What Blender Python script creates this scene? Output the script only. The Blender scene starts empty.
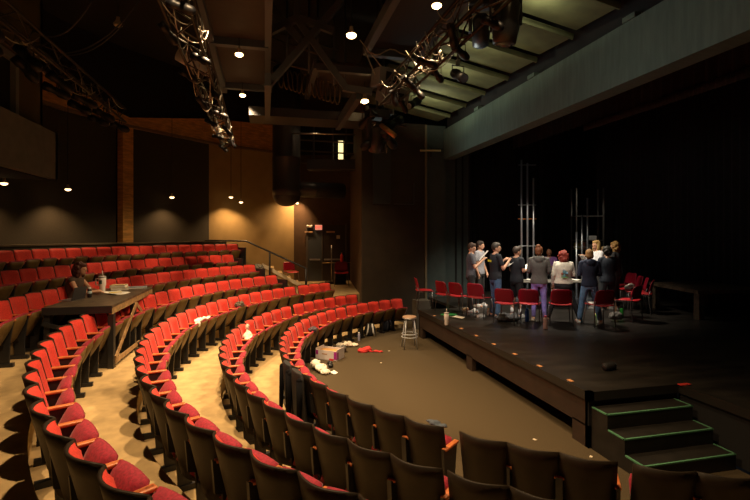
import bpy, bmesh, math, random
from mathutils import Vector, Matrix, noise
random.seed(7)
sc = bpy.context.scene
COL = sc.collection
R = math.radians
# ------------------------------------------------------------------ camera, world, exposure
YAW = R(13.4); F = 460.0; CX, HY, H = 375.0, 235.0, 2.65
fw = (math.sin(YAW), math.cos(YAW)); rt = (math.cos(YAW), -math.sin(YAW))
cam = bpy.data.objects.new('camera', bpy.data.cameras.new('camera'))
COL.objects.link(cam); sc.camera = cam
cam.location = (0, 0, H); cam.rotation_euler = (R(90), 0, -YAW)
cam.data.sensor_width = 36; cam.data.lens = F / 750 * 36
cam.data.shift_y = -15 / 750; cam.data.clip_start = .05; cam.data.clip_end = 100
w = bpy.data.worlds.new('world'); sc.world = w; w.use_nodes = True
w.node_tree.nodes['Background'].inputs[0].default_value = (.55, .6, .7, 1)
w.node_tree.nodes['Background'].inputs[1].default_value = .004
sc.view_settings.view_transform = 'Standard'; sc.view_settings.look = 'None'
sc.view_settings.gamma = 1; sc.view_settings.use_curve_mapping = False
sc.view_settings.exposure = 0.15
WARM = (1, .67, .35); AMBER = (1, .58, .26); NEUT = (1, .86, .66); COOL = (.85, 1, .92)


def light(name, kind, loc, energy, col, target=None, size=120, blend=.6, rad=.06):
    d = bpy.data.lights.new(name, kind); d.energy = energy; d.color = col
    if kind == 'SPOT':
        d.spot_size = R(size); d.spot_blend = blend
    if kind == 'AREA':
        d.size = rad
    else:
        d.shadow_soft_size = rad
    o = bpy.data.objects.new(name, d); COL.objects.link(o); o.location = loc
    t = Vector(target) if target else Vector((loc[0], loc[1], loc[2] - 1))
    o.rotation_euler = (t - Vector(loc)).to_track_quat('-Z', 'Y').to_euler()
    return o


def at(px, py, d):          # a point at depth d in front of the viewpoint
    l = (px - CX) / F * d
    return Vector((l * rt[0] + d * fw[0], l * rt[1] + d * fw[1], H - (py - HY) / F * d))


def atz(px, py, z):
    return at(px, py, (H - z) * F / (py - HY))


# ------------------------------------------------------------------ materials
def mat(name, col, rough=.6, metal=0, noise=0, scale=20, bump=0, sheen=0, emit=None, es=0, alpha=1, col2=None, spec=.5, stretch=None):
    m = bpy.data.materials.new(name); m.use_nodes = True
    nt = m.node_tree; b = nt.nodes['Principled BSDF']
    b.inputs['Base Color'].default_value = (*col, 1); b.inputs['Roughness'].default_value = rough
    b.inputs['Metallic'].default_value = metal; b.inputs['Specular IOR Level'].default_value = spec
    if sheen:
        b.inputs['Sheen Weight'].default_value = sheen; b.inputs['Sheen Roughness'].default_value = .4
    if emit:
        b.inputs['Emission Color'].default_value = (*emit, 1); b.inputs['Emission Strength'].default_value = es
    if noise or bump:
        tc = nt.nodes.new('ShaderNodeTexCoord'); n = nt.nodes.new('ShaderNodeTexNoise')
        n.inputs['Scale'].default_value = scale; n.inputs['Detail'].default_value = 5
        src = tc.outputs['Object']
        if stretch:
            mp = nt.nodes.new('ShaderNodeMapping'); mp.inputs['Scale'].default_value = stretch
            nt.links.new(src, mp.inputs[0]); src = mp.outputs[0]
        nt.links.new(src, n.inputs['Vector'])
        if noise:
            mx = nt.nodes.new('ShaderNodeMix'); mx.data_type = 'RGBA'
            c2 = col2 or tuple(min(1, c * (1 + noise)) for c in col)
            c1 = col if col2 else tuple(c * (1 - noise) for c in col)
            mx.inputs[6].default_value = (*c1, 1); mx.inputs[7].default_value = (*c2, 1)
            rp = nt.nodes.new('ShaderNodeMapRange'); rp.inputs[1].default_value = .35; rp.inputs[2].default_value = .65
            nt.links.new(n.outputs['Fac'], rp.inputs[0]); nt.links.new(rp.outputs[0], mx.inputs[0])
            nt.links.new(mx.outputs[2], b.inputs['Base Color'])
        if bump:
            bp = nt.nodes.new('ShaderNodeBump'); bp.inputs['Strength'].default_value = bump; bp.inputs['Distance'].default_value = .01
            nt.links.new(n.outputs['Fac'], bp.inputs['Height']); nt.links.new(bp.outputs[0], b.inputs['Normal'])
    return m


M = dict(
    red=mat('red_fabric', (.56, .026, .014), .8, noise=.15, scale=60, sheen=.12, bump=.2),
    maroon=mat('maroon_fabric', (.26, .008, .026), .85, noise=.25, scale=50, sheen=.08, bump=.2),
    shell=mat('bronze_shell', (.017, .012, .007), .5, spec=.2, noise=.15, scale=8),
    pan=mat('bronze_seat_pan', (.13, .075, .022), .45, noise=.15, scale=8),
    wood=mat('armrest_wood', (.50, .15, .045), .35, noise=.25, scale=12, stretch=(6, 1, 1)),
    black=mat('black_steel', (.012, .012, .014), .5),
    carpet=mat('tan_carpet', (.44, .31, .145), .95, noise=.16, scale=5, bump=.3),
    pit=mat('brown_carpet', (.060, .041, .017), .95, noise=.45, scale=90, bump=.3),
    riser=mat('riser_paint', (.06, .042, .02), .8),
    stage=mat('stage_paint', (.024, .021, .018), .36, noise=.35, scale=1.6, bump=.05, stretch=(1, 3, 1)),
    fascia=mat('stage_fascia', (.035, .02, .013), .6, noise=.15, scale=5),
    dark=mat('matte_black', (.008, .008, .009), .9),
    drape=mat('black_drape', (.009, .009, .010), .95, noise=.2, scale=4),
    tan=mat('tan_wall', (.36, .25, .10), .8, noise=.06, scale=3),
    panel=mat('dark_wall_panel', (.045, .037, .024), .85, noise=.12, scale=40),
    brown=mat('brown_wall', (.07, .036, .014), .8, noise=.1, scale=4),
    prosc=mat('proscenium_wall', (.022, .015, .008), .8, noise=.2, scale=3),
    header=mat('header_paint', (.085, .125, .105), .75, noise=.12, scale=3, stretch=(1, 6, .6)),
    flat=mat('masking_flat', (.045, .064, .062), .8, noise=.12, scale=3),
    olive=mat('ceiling_panel', (.075, .078, .036), .7, noise=.2, scale=3),
    ply=mat('plywood', (.60, .31, .085), .6, noise=.25, scale=4, stretch=(1, 1, 5)),
    ceil=mat('ceiling_black', (.014, .014, .016), .85),
    cloud=mat('cloud_panel', (.035, .024, .017), .7, noise=.1, scale=3),
    steel=mat('grey_steel', (.09, .105, .13), .5, .3),
    chrome=mat('bright_metal', (.45, .44, .42), .3, .9),
    alu=mat('aluminium', (.5, .52, .55), .35, .8),
    duct=mat('duct_black', (.045, .045, .052), .42, .3),
    booth=mat('booth_grey', (.20, .22, .21), .8, noise=.08, scale=5),
    fixture=mat('fixture_black', (.007, .007, .009), .45, 0, spec=.35),
    lens=mat('lens_glass', (.25, .27, .3), .08, .6),
    bulb=mat('bulb_glow', (1, .8, .5), .4, emit=(1, .62, .25), es=14),
    bulbsmall=mat('bulb_glow_small', (1, .8, .5), .4, emit=(1, .66, .32), es=5),
    cream=mat('cream_plastic', (.7, .6, .45), .5),
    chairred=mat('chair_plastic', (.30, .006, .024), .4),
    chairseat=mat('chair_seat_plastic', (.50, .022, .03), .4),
    plydark=mat('scuffed_black_board', (.07, .05, .032), .5, noise=.5, scale=9),
    edgewood=mat('edge_wood', (.33, .2, .09), .6, noise=.3, scale=10),
    green=mat('glow_tape', (.08, .24, .13), .6),
    paper=mat('white_paper', (.8, .78, .72), .8),
    white=mat('white_plastic', (.75, .74, .72), .45),
    cloth=mat('white_cloth', (.75, .68, .58), .9, noise=.1, scale=20),
)


def pm(name, col, rough=.8, **k):
    if name not in M:
        M[name] = mat(name, col, rough, **k)
    return M[name]


# ------------------------------------------------------------------ mesh builder
class MB:
    def __init__(s): s.v = []; s.f = []

    def add(s, vs, fs, mtx=None):
        o = len(s.v)
        s.v += [tuple(mtx @ Vector(p)) if mtx else tuple(p) for p in vs]
        s.f += [tuple(i + o for i in f) for f in fs]
        return s

    def box(s, a, b, mtx=None, bev=0):
        x0, y0, z0 = a; x1, y1, z1 = b
        if bev:
            bm = bmesh.new(); bmesh.ops.create_cube(bm, size=1)
            for v in bm.verts:
                v.co = Vector(((x0 + x1) / 2 + v.co.x * (x1 - x0), (y0 + y1) / 2 + v.co.y * (y1 - y0), (z0 + z1) / 2 + v.co.z * (z1 - z0)))
            bmesh.ops.bevel(bm, geom=bm.edges[:], offset=bev, segments=2, profile=.6, affect='EDGES')
            bm.verts.ensure_lookup_table()
            s.add([v.co for v in bm.verts], [[v.index for v in f.verts] for f in bm.faces], mtx); bm.free(); return s
        vs = [(x0, y0, z0), (x1, y0, z0), (x1, y1, z0), (x0, y1, z0), (x0, y0, z1), (x1, y0, z1), (x1, y1, z1), (x0, y1, z1)]
        return s.add(vs, [(3, 2, 1, 0), (4, 5, 6, 7), (0, 1, 5, 4), (1, 2, 6, 5), (2, 3, 7, 6), (3, 0, 4, 7)], mtx)

    def prism(s, poly, z0, z1, mtx=None):      # poly in xy, extruded along z
        n = len(poly)
        vs = [(x, y, z0) for x, y in poly] + [(x, y, z1) for x, y in poly]
        return s.add(vs, [tuple(range(n))[::-1], tuple(range(n, 2 * n))] + [(i, (i + 1) % n, n + (i + 1) % n, n + i) for i in range(n)], mtx)

    def tube(s, pts, r, n=8, cap=True):
        pts = [Vector(p) for p in pts]; rs = r if isinstance(r, (list, tuple)) else [r] * len(pts)
        o = len(s.v); up = Vector((0, 0, 1)); px = None
        for i, p in enumerate(pts):
            t = (pts[min(i + 1, len(pts) - 1)] - pts[max(i - 1, 0)]).normalized()
            if px is None:
                a = up if abs(t.z) < .9 else Vector((1, 0, 0)); px = t.cross(a).normalized()
            else:
                px = (px - t * px.dot(t)).normalized()
            py = t.cross(px)
            for k in range(n):
                an = 2 * math.pi * k / n
                s.v.append(tuple(p + (px * math.cos(an) + py * math.sin(an)) * rs[i]))
        for i in range(len(pts) - 1):
            for k in range(n):
                s.f.append((o + i * n + k, o + i * n + (k + 1) % n, o + (i + 1) * n + (k + 1) % n, o + (i + 1) * n + k))
        if cap:
            s.f.append(tuple(o + k for k in range(n))[::-1]); s.f.append(tuple(o + (len(pts) - 1) * n + k for k in range(n)))
        return s

    def ball(s, c, r, n=10, m=7, mtx=None):
        rx, ry, rz = r if isinstance(r, (list, tuple)) else (r, r, r)
        vs = [(c[0], c[1], c[2] - rz)]; fs = []
        for j in range(1, m):
            ph = math.pi * j / m
            for k in range(n):
                a = 2 * math.pi * k / n
                vs.append((c[0] + rx * math.sin(ph) * math.cos(a), c[1] + ry * math.sin(ph) * math.sin(a), c[2] - rz * math.cos(ph)))
        vs.append((c[0], c[1], c[2] + rz)); L = len(vs) - 1
        for k in range(n):
            fs.append((0, 1 + (k + 1) % n, 1 + k)); fs.append((L, L - n + k, L - n + (k + 1) % n))
            for j in range(m - 2):
                a, b = 1 + j * n + k, 1 + j * n + (k + 1) % n
                fs.append((a, b, b + n, a + n))
        return s.add(vs, fs, mtx)

    def capsule(s, a, b, ra, rb, n=10):      # solid tapered limb with round ends
        a, b = Vector(a), Vector(b); t = (b - a).normalized()
        s.ball(a, ra, n, 6); s.ball(b, rb, n, 6)
        return s.tube([a, b], [ra, rb], n)

    def lathe(s, prof, n=16, mtx=None):
        vs = []; fs = []
        for r_, z in prof:
            for k in range(n):
                a = 2 * math.pi * k / n; vs.append((r_ * math.cos(a), r_ * math.sin(a), z))
        for i in range(len(prof) - 1):
            for k in range(n):
                fs.append((i * n + k, i * n + (k + 1) % n, (i + 1) * n + (k + 1) % n, (i + 1) * n + k))
        fs.append(tuple(range(n))[::-1]); fs.append(tuple((len(prof) - 1) * n + k for k in range(n)))
        return s.add(vs, fs, mtx)

    def loft(s, rings, n=16):                # rings: (x, y, z, rx, ry)
        vs = []; fs = []
        for x, y, z, rx, ry in rings:
            for k in range(n):
                a = 2 * math.pi * k / n; vs.append((x + rx * math.cos(a), y + ry * math.sin(a), z))
        for i in range(len(rings) - 1):
            for k in range(n):
                fs.append((i * n + k, i * n + (k + 1) % n, (i + 1) * n + (k + 1) % n, (i + 1) * n + k))
        fs.append(tuple(range(n))[::-1]); fs.append(tuple((len(rings) - 1) * n + k for k in range(n)))
        return s.add(vs, fs)

    def mesh(s, name, smooth=False):
        me = bpy.data.meshes.new(name); me.from_pydata(s.v, [], s.f); me.validate()
        bm = bmesh.new(); bm.from_mesh(me); bmesh.ops.recalc_face_normals(bm, faces=bm.faces); bm.to_mesh(me); bm.free()
        if smooth:
            me.polygons.foreach_set('use_smooth', [True] * len(me.polygons))
        return me

    def build(s, name, m, parent=None, smooth=False, loc=None, rot=None):
        me = s.mesh(name, smooth); me.materials.append(m)
        return link(name, me, parent, loc, rot)


def link(name, me, parent=None, loc=None, rot=None):
    o = bpy.data.objects.new(name, me); COL.objects.link(o)
    if parent: o.parent = parent
    if loc: o.location = loc
    if rot: o.rotation_euler = rot
    return o


def tag(o, label=None, cat=None, group=None, kind=None):
    if label: o['label'] = label
    if cat: o['category'] = cat
    if group: o['group'] = group
    if kind: o['kind'] = kind
    return o


def empty(name, loc, rz=0, label=None, cat=None, group=None):
    o = bpy.data.objects.new(name, None); COL.objects.link(o); o.empty_display_size = .1
    o.location = loc; o.rotation_euler = (0, 0, rz)
    return tag(o, label, cat, group)


def struct(name, mb, m, smooth=False):
    return tag(mb.build(name, m, smooth=smooth), kind='structure')


CC = (5.6, 7.6)                              # the centre all rows curve round


def pol(r, deg, z=0):
    return Vector((CC[0] + r * math.cos(R(deg)), CC[1] + r * math.sin(R(deg)), z))


def arc_slab(r0, r1, a0, a1, z0, z1, step=2.0):
    mb = MB(); n = max(2, int(abs(a1 - a0) / step)); vs = []; fs = []
    for i in range(n + 1):
        a = a0 + (a1 - a0) * i / n
        for r_, z in ((r0, z0), (r1, z0), (r1, z1), (r0, z1)):
            vs.append(pol(r_, a, z))
    for i in range(n):
        for k in range(4):
            fs.append((i * 4 + k, i * 4 + (k + 1) % 4, i * 4 + 4 + (k + 1) % 4, i * 4 + 4 + k))
    fs.append((3, 2, 1, 0)); fs.append(tuple(n * 4 + k for k in range(4)))
    return mb.add(vs, fs)


# ------------------------------------------------------------------ the setting: floors
RR = dict(A=5.4, B=6.3, C=7.31, D=8.22, E=9.2, F=10.1, G=11.04)
FZ = dict(A=0, B=.1, C=.38, D=.64, E=.91, F=1.2, G=1.51)
struct('floor', MB().prism([(-2.5, -2.5), (5.2, -2.5), (5.2, 13.62), (-2.5, 13.62)], -.1, 0), M['pit'])
prev = 'A'
for k in 'BCDEFG':
    r0 = RR[prev] - .04; r1 = (RR[k] - .04) if k != 'G' else 12.6
    a0 = 108 if k in 'BC' else 129.3
    if k in 'FG': a0 = 125.6 if k == 'G' else 130
    struct('floor', arc_slab(r0, r1, a0, 262, -.1, FZ[k]), M['carpet'])
    prev = k
# landing by the doors, and the stairs up from it
struct('floor', arc_slab(7.45, 13.9, 97, 129.25, -.1, .75), M['carpet'])
for i in range(4):
    struct('floor', MB().box((.9 - i * .3, 16.35, .75), (1.2 - i * .3, 17.9, .75 + .18 * (i + 1))), M['carpet'])
struct('floor', MB().box((-1.0, 16.35, .75), (0, 17.9, 1.5)), M['carpet'])
a, b = Vector((1.25, 16.3, .80)), Vector((-.05, 16.3, 1.58))
struct('trim_1', MB().add([(1.32, 16.28, .75), (-.1, 16.28, 1.55), (-.1, 16.28, 1.68), (1.32, 16.28, .88), (1.32, 16.34, .75), (-.1, 16.34, 1.55), (-.1, 16.34, 1.68), (1.32, 16.34, .88)],
       [(0, 1, 2, 3), (7, 6, 5, 4), (0, 4, 5, 1), (1, 5, 6, 2), (2, 6, 7, 3), (3, 7, 4, 0)]), M['cream'])
# riser dark kick strips behind each row are part of the tiers; low wall behind the last row
struct('wall_back_rail', arc_slab(11.5, 11.56, 127, 200, 1.5, 2.40), M['panel'])
struct('trim_2', arc_slab(11.46, 11.62, 127, 200, 2.40, 2.44), pm('rail_cap', (.14, .11, .07), .5))

# ------------------------------------------------------------------ the setting: walls
def wall(name, p, q, z0, z1, m, th=.12):
    p = Vector((p[0], p[1], 0)); q = Vector((q[0], q[1], 0)); d = (q - p).normalized(); n = Vector((-d.y, d.x, 0)) * th
    if n.dot(p - Vector((*CC, 0))) < 0: n = -n
    return struct(name, MB().prism([(p.x, p.y), (q.x, q.y), (q.x + n.x, q.y + n.y), (p.x + n.x, p.y + n.y)], z0, z1), m)


w_ang = [205, 190, 176, 161, 151.3, 143.4]
RW = 12.3
for a0, a1 in zip(w_ang, w_ang[1:]):
    wall('wall_back', pol(RW, a0), pol(RW, a1), -.1, 5.9, M['panel'])
wall('wall_back', pol(RW, 141.4), pol(RW, 127.9), -.1, 5.9, M['panel'])
wall('wall_back', pol(RW, 127.9), pol(RW, 111.3), -.1, 5.9, M['tan'])
pD0 = pol(RW, 111.3); pD1 = Vector((3.44, 18.95, 0))
wall('wall_far', pD0, pD1, -.1, 8.2, M['brown'])
struct('wall_side', MB().prism([(3.44, 18.95), (2.86, 13.72), (2.98, 13.72), (3.56, 18.95)], -.1, 8.2), M['brown'])
struct('wall_proscenium', MB().box((2.84, 13.6, -.1), (4.88, 13.72, 6.1)), M['prosc'])
struct('wall_proscenium', MB().box((4.88, 13.68, -.1), (5.56, 13.84, 6.1)), M['flat'])
struct('trim_3', MB().box((4.84, 13.56, 0), (4.90, 13.60, 6.08)), pm('corner_strip', (.16, .14, .09), .5))
# wood fascia band over the walls
fa = [(205, 6.9), (190, 6.9), (176, 6.9), (161, 6.8), (151.3, 6.5), (142.2, 6.14), (127.9, 6.75), (111.3, 7.0)]
for (a0, t0), (a1, t1) in zip(fa, fa[1:]):
    p, q = pol(RW - .25, a0), pol(RW - .25, a1); p2, q2 = pol(RW - .13, a0), pol(RW - .13, a1)
    vs = [(v.x, v.y, z) for v, z in ((p, 5.9), (q, 5.9), (q, t1), (p, t0), (p2, 5.9), (q2, 5.9), (q2, t1), (p2, t0))]
    struct('trim_4', MB().add(vs, [(0, 1, 2, 3), (7, 6, 5, 4), (0, 4, 5, 1), (1, 5, 6, 2), (2, 6, 7, 3), (3, 7, 4, 0)]), M['ply'])
    wall('wall_back_upper', pol(RW - .12, a0), pol(RW - .12, a1), 5.9, 8.2, M['dark'])
    wall('trim_5', pol(RW - .30, a0), pol(RW - .30, a1), 5.84, 5.92, pm('fascia_edge', (.2, .13, .07), .5))
struct('wall_back_post', MB().box((-.17, -.12, 1.5), (.17, .12, 5.9)), M['ply']).matrix_world = Matrix.Translation(pol(RW - .12, 142.4)) @ Matrix.Rotation(R(142.4 + 90), 4, 'Z')
struct('ceiling', MB().box((-9, -3, 8.2), (13, 20, 8.3)), M['ceil'])
struct('wall_left', MB().box((-9.1, -3, -.1), (-9, 20, 8.3)), M['dark'])
struct('wall_rear', MB().box((-9, -3.1, -.1), (13, -3, 8.3)), M['dark'])
struct('wall_right', MB().box((12.9, -3, -.1), (13, 20, 8.3)), M['dark'])
struct('wall_outer', MB().box((-9, 20, -.1), (13, 20.1, 8.3)), M['dark'])

# control booth with parapet on the left
bt = empty('control_booth', (-4.6, 8, 3.9), 0, 'dark grey projecting booth with a parapet, hung over the back rows', 'booth')
MB().box((-.1, -9, 0), (.06, 3.7, 1.02)).build('parapet', M['booth'], bt)
MB().box((-3, 3.6, 0), (.06, 3.7, 1.02)).build('side_panel', M['booth'], bt)
MB().box((-3, -9, -.02), (-.1, 3.6, .05)).build('soffit', M['dark'], bt)
MB().box((-.4, 2.75, 1.0), (-.3, 3.85, 4.28)).build('wall_panel', pm('booth_wall', (.11, .085, .035), .8), bt)
MB().box((-3, 3.75, 0.05), (-.3, 3.85, 4.28)).build('side_wall', pm('booth_wall', (.11, .085, .035), .8), bt)
MB().box((-.4, -9, 2.35), (-.3, 2.75, 4.28)).build('wall_panel', pm('booth_wall', (0, 0, 0)), bt)
MB().box((-.36, 2.62, 1.0), (-.26, 2.75, 2.35)).box((-.36, -9, 2.22), (-.26, 2.62, 2.35)).build('window_frame', pm('frame_grey', (.22, .24, .23), .5), bt)
MB().box((-.40, -9, 1.0), (-.36, 2.62, 2.3)).build('window_pane', M['dark'], bt)

# ------------------------------------------------------------------ the stage
SZ = .7
st = [(3.89, 4.93), (5.25, 4.93), (5.25, -2.9), (12.6, -2.9), (12.6, 17), (5.0, 17), (5.0, 13.9), (5.0, 11.45), (3.89, 11.45)]
struct('floor_stage', MB().prism(st, .62, SZ), M['stage'])
struct('wall_stage_front', MB().box((3.90, 4.95, .26), (3.98, 11.4, .62)), M['fascia'])
struct('wall_stage_front', MB().box((4.35, 4.95, 0), (4.42, 11.4, .62)), M['dark'])
for y0, y1 in ((4.94, 5.25), (8.25, 8.5), (11.15, 11.42)):
    struct('trim_6', MB().box((3.9, y0, 0), (3.99, y1, .28)), M['fascia'])
struct('wall_stage_side', MB().box((3.9, 4.94, 0), (5.25, 5.0, .62)), M['dark'])
struct('wall_stage_side', MB().box((3.9, 11.36, 0), (5.0, 11.42, .62)), M['dark'])
struct('wall_stage_side', MB().box((5.26, -2.9, 0), (5.33, 4.94, .62)), M['dark'])
struct('trim_7', MB().box((3.87, 4.9, .60), (3.95, 11.45, .712)).box((3.87, 4.9, .60), (5.27, 4.97, .712)).box((5.22, -2.9, .60), (5.30, 4.9, .712)), pm('stage_nosing', (.02, .018, .016), .35))
for i, y in enumerate((5.35, 6.05, 6.75, 7.45, 8.15, 8.85, 9.6, 10.4)):
    t = tag(MB().box((3.92, y - .045, .712), (3.97, y + .045, .718)).build('spike_tape', pm('orange_tape', (.6, .28, .12), .6)),
        'short orange tape mark on the stage lip, %s from the steps' % ('first', 'second', 'third', 'fourth', 'fifth', 'sixth', 'seventh', 'eighth')[i], 'tape mark', 'tape marks along the stage lip')
tag(MB().box((5.2, 4.84, .713), (5.36, 4.90, .72)).build('spike_tape', pm('red_tape', (.6, .04, .03), .6)), 'red tape mark at the inner corner of the stage above the steps', 'tape mark')
# steps
sp = empty('stage_steps', (4.55, 4.5, 0), 0, 'black wooden three-tread steps up to the stage, edged with green glow tape', 'steps')
for i in range(3):
    y1 = .42 - i * .0; zt = .525 - .175 * i; yn = .15 - .27 * i
    MB().box((-.62, yn - .0 + 0, 0), (.62, yn + .27, zt)).build('tread', pm('step_paint', (.012, .010, .008), .55, noise=.3, scale=6), sp)
    tp = MB().box((-.625, yn - .004, zt - .012), (.625, yn + .018, zt + .004)); tp.box((-.625, yn, zt - .012), (-.605, yn + .26, zt + .004)); tp.box((.605, yn, zt - .012), (.625, yn + .26, zt + .004))
    tp.build('glow_tape', M['green'], sp)
# header, panels, curtains
struct('wall_header', MB().box((5.5, -2.9, 5.05), (5.85, 13.7, 5.98)), M['header'])
struct('wall_header', MB().box((5.62, -2.9, 5.98), (5.85, 13.7, 8.2)), M['dark'])
for y in (8.6, 5.9, 11.2):
    struct('trim_8', MB().box((5.47, y, 5.98), (5.6, y + .25, 6.06)), M['header'])


def drape(name, p, q, z0, z1, m, label, fold=.16, amp=.05, cat='curtain', group=None):
    p, q = Vector(p), Vector(q); L = (q - p).length; d = (q - p) / L; n = Vector((-d.y, d.x))
    N = max(8, int(L / fold * 6)); pts = []
    for i in range(N + 1):
        u = i / N * L; o = amp * math.sin(2 * math.pi * u / fold) * (1 + .3 * math.sin(u * 3.1))
        pts.append((p + d * u + n * o))
    mb = MB(); vs = []; fs = []
    for c in pts:
        for (off, z) in ((0, z0), (0, z1), (.012, z1), (.012, z0)):
            vs.append((c.x + n.x * off, c.y + n.y * off, z))
    for i in range(N):
        for k in range(4):
            fs.append((i * 4 + k, i * 4 + (k + 1) % 4, i * 4 + 4 + (k + 1) % 4, i * 4 + 4 + k))
    mb.add(vs, fs)
    return tag(mb.build(name, m, smooth=True), label, cat, group)


def flatp(x0, x1, y, k, lab):
    t = empty('masking_flat', ((x0 + x1) / 2, y, SZ), 0, lab, 'stage flat')
    h = (x1 - x0) / 2
    MB().box((-h, 0, 0), (h - .05, .05, 4.75)).build('panel', M['flat'], t)
    MB().box((h - .05, -.03, 0), (h, .05, 4.75)).build('edge_strip', M['drape'], t)


flatp(5.6, 6.02, 13.88, 0, 'tall grey-green masking flat next to the proscenium pier')
flatp(6.04, 6.28, 13.95, 1, 'narrow grey-green masking flat in the middle of three')
flatp(6.30, 6.55, 14.02, 2, 'grey-green masking flat beside the black upstage drape')
drape('black_drape', (6.6, 14.3), (9.6, 14.9), SZ + .02, 8.1, M['drape'], 'black folded drape behind the people, hung beside the grey flats')
drape('black_drape', (9.5, 14.6), (11.2, 15.2), SZ + .02, 8.1, M['drape'], 'black folded drape ending at the gap with the props rack', amp=.06)
drape('black_drape', (12.1, 14.9), (12.1, -2.8), SZ + .02, 8.1, M['drape'], 'long black backdrop drape behind the dark table', fold=.22)
drape('border_drape', (8.0, 13.8), (8.0, -2.8), 5.5, 8.1, M['drape'], 'black border drape hung across above the stage', fold=.25)
drape('border_valance', (7.9, 10.2), (7.9, -2.8), 5.30, 5.47, pm('valance_grey', (.03, .026, .022), .9), 'thin brownish pleated valance strip hanging below the black border', fold=.09, amp=.02, cat='valance')
# stepped ceiling reflectors in front of the header
for i in range(12):
    y0 = 12.5 - i * 1.1
    mtx = Matrix.Translation((4.0, y0, 6.35)) @ Matrix.Rotation(R(11), 4, 'Y') @ Matrix.Rotation(R(5), 4, 'X')
    t = tag(MB().box((-1.25, 0, 0), (1.25, 1.06, .05), mtx).box((-1.25, 0, -.05), (1.25, .03, .05), mtx).build('ceiling_reflector', M['olive']),
            'olive sloped ceiling reflector panel, %s from the far pier in a stepped run' % ('first second third fourth fifth sixth seventh eighth ninth tenth eleventh twelfth'.split()[i]), 'ceiling panel', 'stepped reflector panels above the pit')

# ------------------------------------------------------------------ theatre seats
PH = .2275


def shell_grid(x0, x1, z0, z1, yf, yb, nx=8, nz=6, top=None):
    """closed slab: front face yf(x,z), back face yb(x,z)"""
    vs = []; fs = []
    for side in (yb, yf):
        for j in range(nz + 1):
            for i in range(nx + 1):
                x = x0 + (x1 - x0) * i / nx; zt = z1 - (top(x) if top else 0); z = z0 + (zt - z0) * j / nz
                vs.append((x, side(x, z), z))
    W = nx + 1; T = W * (nz + 1)
    for j in range(nz):
        for i in range(nx):
            a = j * W + i
            fs.append((a, a + 1, a + W + 1, a + W)); fs.append((T + a, T + a + W, T + a + W + 1, T + a + 1))
    for i in range(nx):
        fs.append((i, T + i, T + i + 1, i + 1)); a = nz * W + i; fs.append((a, a + 1, T + a + 1, T + a))
    for j in range(nz):
        a = j * W; fs.append((a, a + W, T + a + W, T + a)); a += nx; fs.append((a, T + a, T + a + W, a + W))
    return MB().add(vs, fs)


base = lambda x, z: (.85 - z) * .24 + (abs(x) / PH) ** 2 * .092
topc = lambda x: .016 * (abs(x) / PH) ** 4
backMe = shell_grid(-PH + .004, PH - .004, .24, .85, lambda x, z: base(x, z) + .02, lambda x, z: base(x, z), top=topc).mesh('backrest', True)
pf = lambda x, z: base(x, z) + .018 + .05 * min(1, (1 - (abs(x) / .215) ** 6)) * min(1, max(0, (.832 - z) * 16 + .25)) * min(1, max(0, (z - .38) * 12 + .3))
cushMe = shell_grid(-.212, .212, .40, .835, pf, lambda x, z: base(x, z) + .0185, nx=10, nz=9, top=lambda x: .016 * (abs(x) / PH) ** 4).mesh('back_cushion', True)


def seat_meshes(tilt):
    mt = Matrix.Translation((0, .235, .415)) @ Matrix.Rotation(R(tilt), 4, 'X') @ Matrix.Translation((0, -.135, -.02))
    cu = MB(); vs = []; fs = []; nx, ny = 8, 8
    for side in (0, 1):
        for j in range(ny + 1):
            for i in range(nx + 1):
                u, v = i / nx * 2 - 1, j / ny * 2 - 1
                x, y = u * (.200 + .003 * v - .022 * max(0, v) ** 8), .20 + v * .20 - .012 * u * u * max(0, v)
                e = (1 - abs(u) ** 7) * (1 - abs(v) ** 8)
                vs.append((x, y, .0 + side * (.025 + .045 * e)))
    W = nx + 1; T = W * (ny + 1)
    for j in range(ny):
        for i in range(nx):
            a = j * W + i
            fs.append((a, a + W, a + W + 1, a + 1)); fs.append((T + a, T + a + 1, T + a + W + 1, T + a + W))
    for i in range(nx):
        fs.append((i, i + 1, T + i + 1, T + i)); a = ny * W + i; fs.append((a, T + a, T + a + 1, a + 1))
    for j in range(ny):
        a = j * W; fs.append((a, T + a, T + a + W, a + W)); a += nx; fs.append((a, a + W, T + a + W, T + a))
    cu.add(vs, fs, mt)
    pan = MB(); vs = []; fs = []
    for j in range(7):
        for i in range(9):
            u, v = i / 8 * 2 - 1, j / 6
            x = u * (.19 - .03 * (1 - v) ** 2 - .03 * v ** 8); y = -.02 + v * .405
            vs.append((x, y, -.045 * (1 - abs(u) ** 4) * (1 - (2 * v - 1) ** 4 * .6)))
    n0 = len(vs)
    vs += [(x, y, .002) for x, y, z in vs]
    for j in range(6):
        for i in range(8):
            a = j * 9 + i
            fs.append((a, a + 1, a + 10, a + 9)); fs.append((n0 + a, n0 + a + 9, n0 + a + 10, n0 + a + 1))
    for i in range(8): fs.append((i, n0 + i, n0 + i + 1, i + 1)); a = 54 + i; fs.append((a, a + 1, n0 + a + 1, n0 + a))
    for j in range(6): a = j * 9; fs.append((a, a + 9, n0 + a + 9, n0 + a)); a += 8; fs.append((a, n0 + a, n0 + a + 9, a + 9))
    pan.add(vs, fs, mt)
    return cu.mesh('seat_cushion', True), pan.mesh('seat_pan', True)


SEATS = [seat_meshes(62), seat_meshes(57), seat_meshes(66)]
DOWN = seat_meshes(14)
armR = MB().box((PH - .026, .11, .60), (PH + .026, .37, .625), bev=.009).mesh('armrest', True)
armL = MB().box((-PH - .026, .11, .60), (-PH + .026, .37, .625), bev=.009).mesh('armrest', True)


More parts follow.
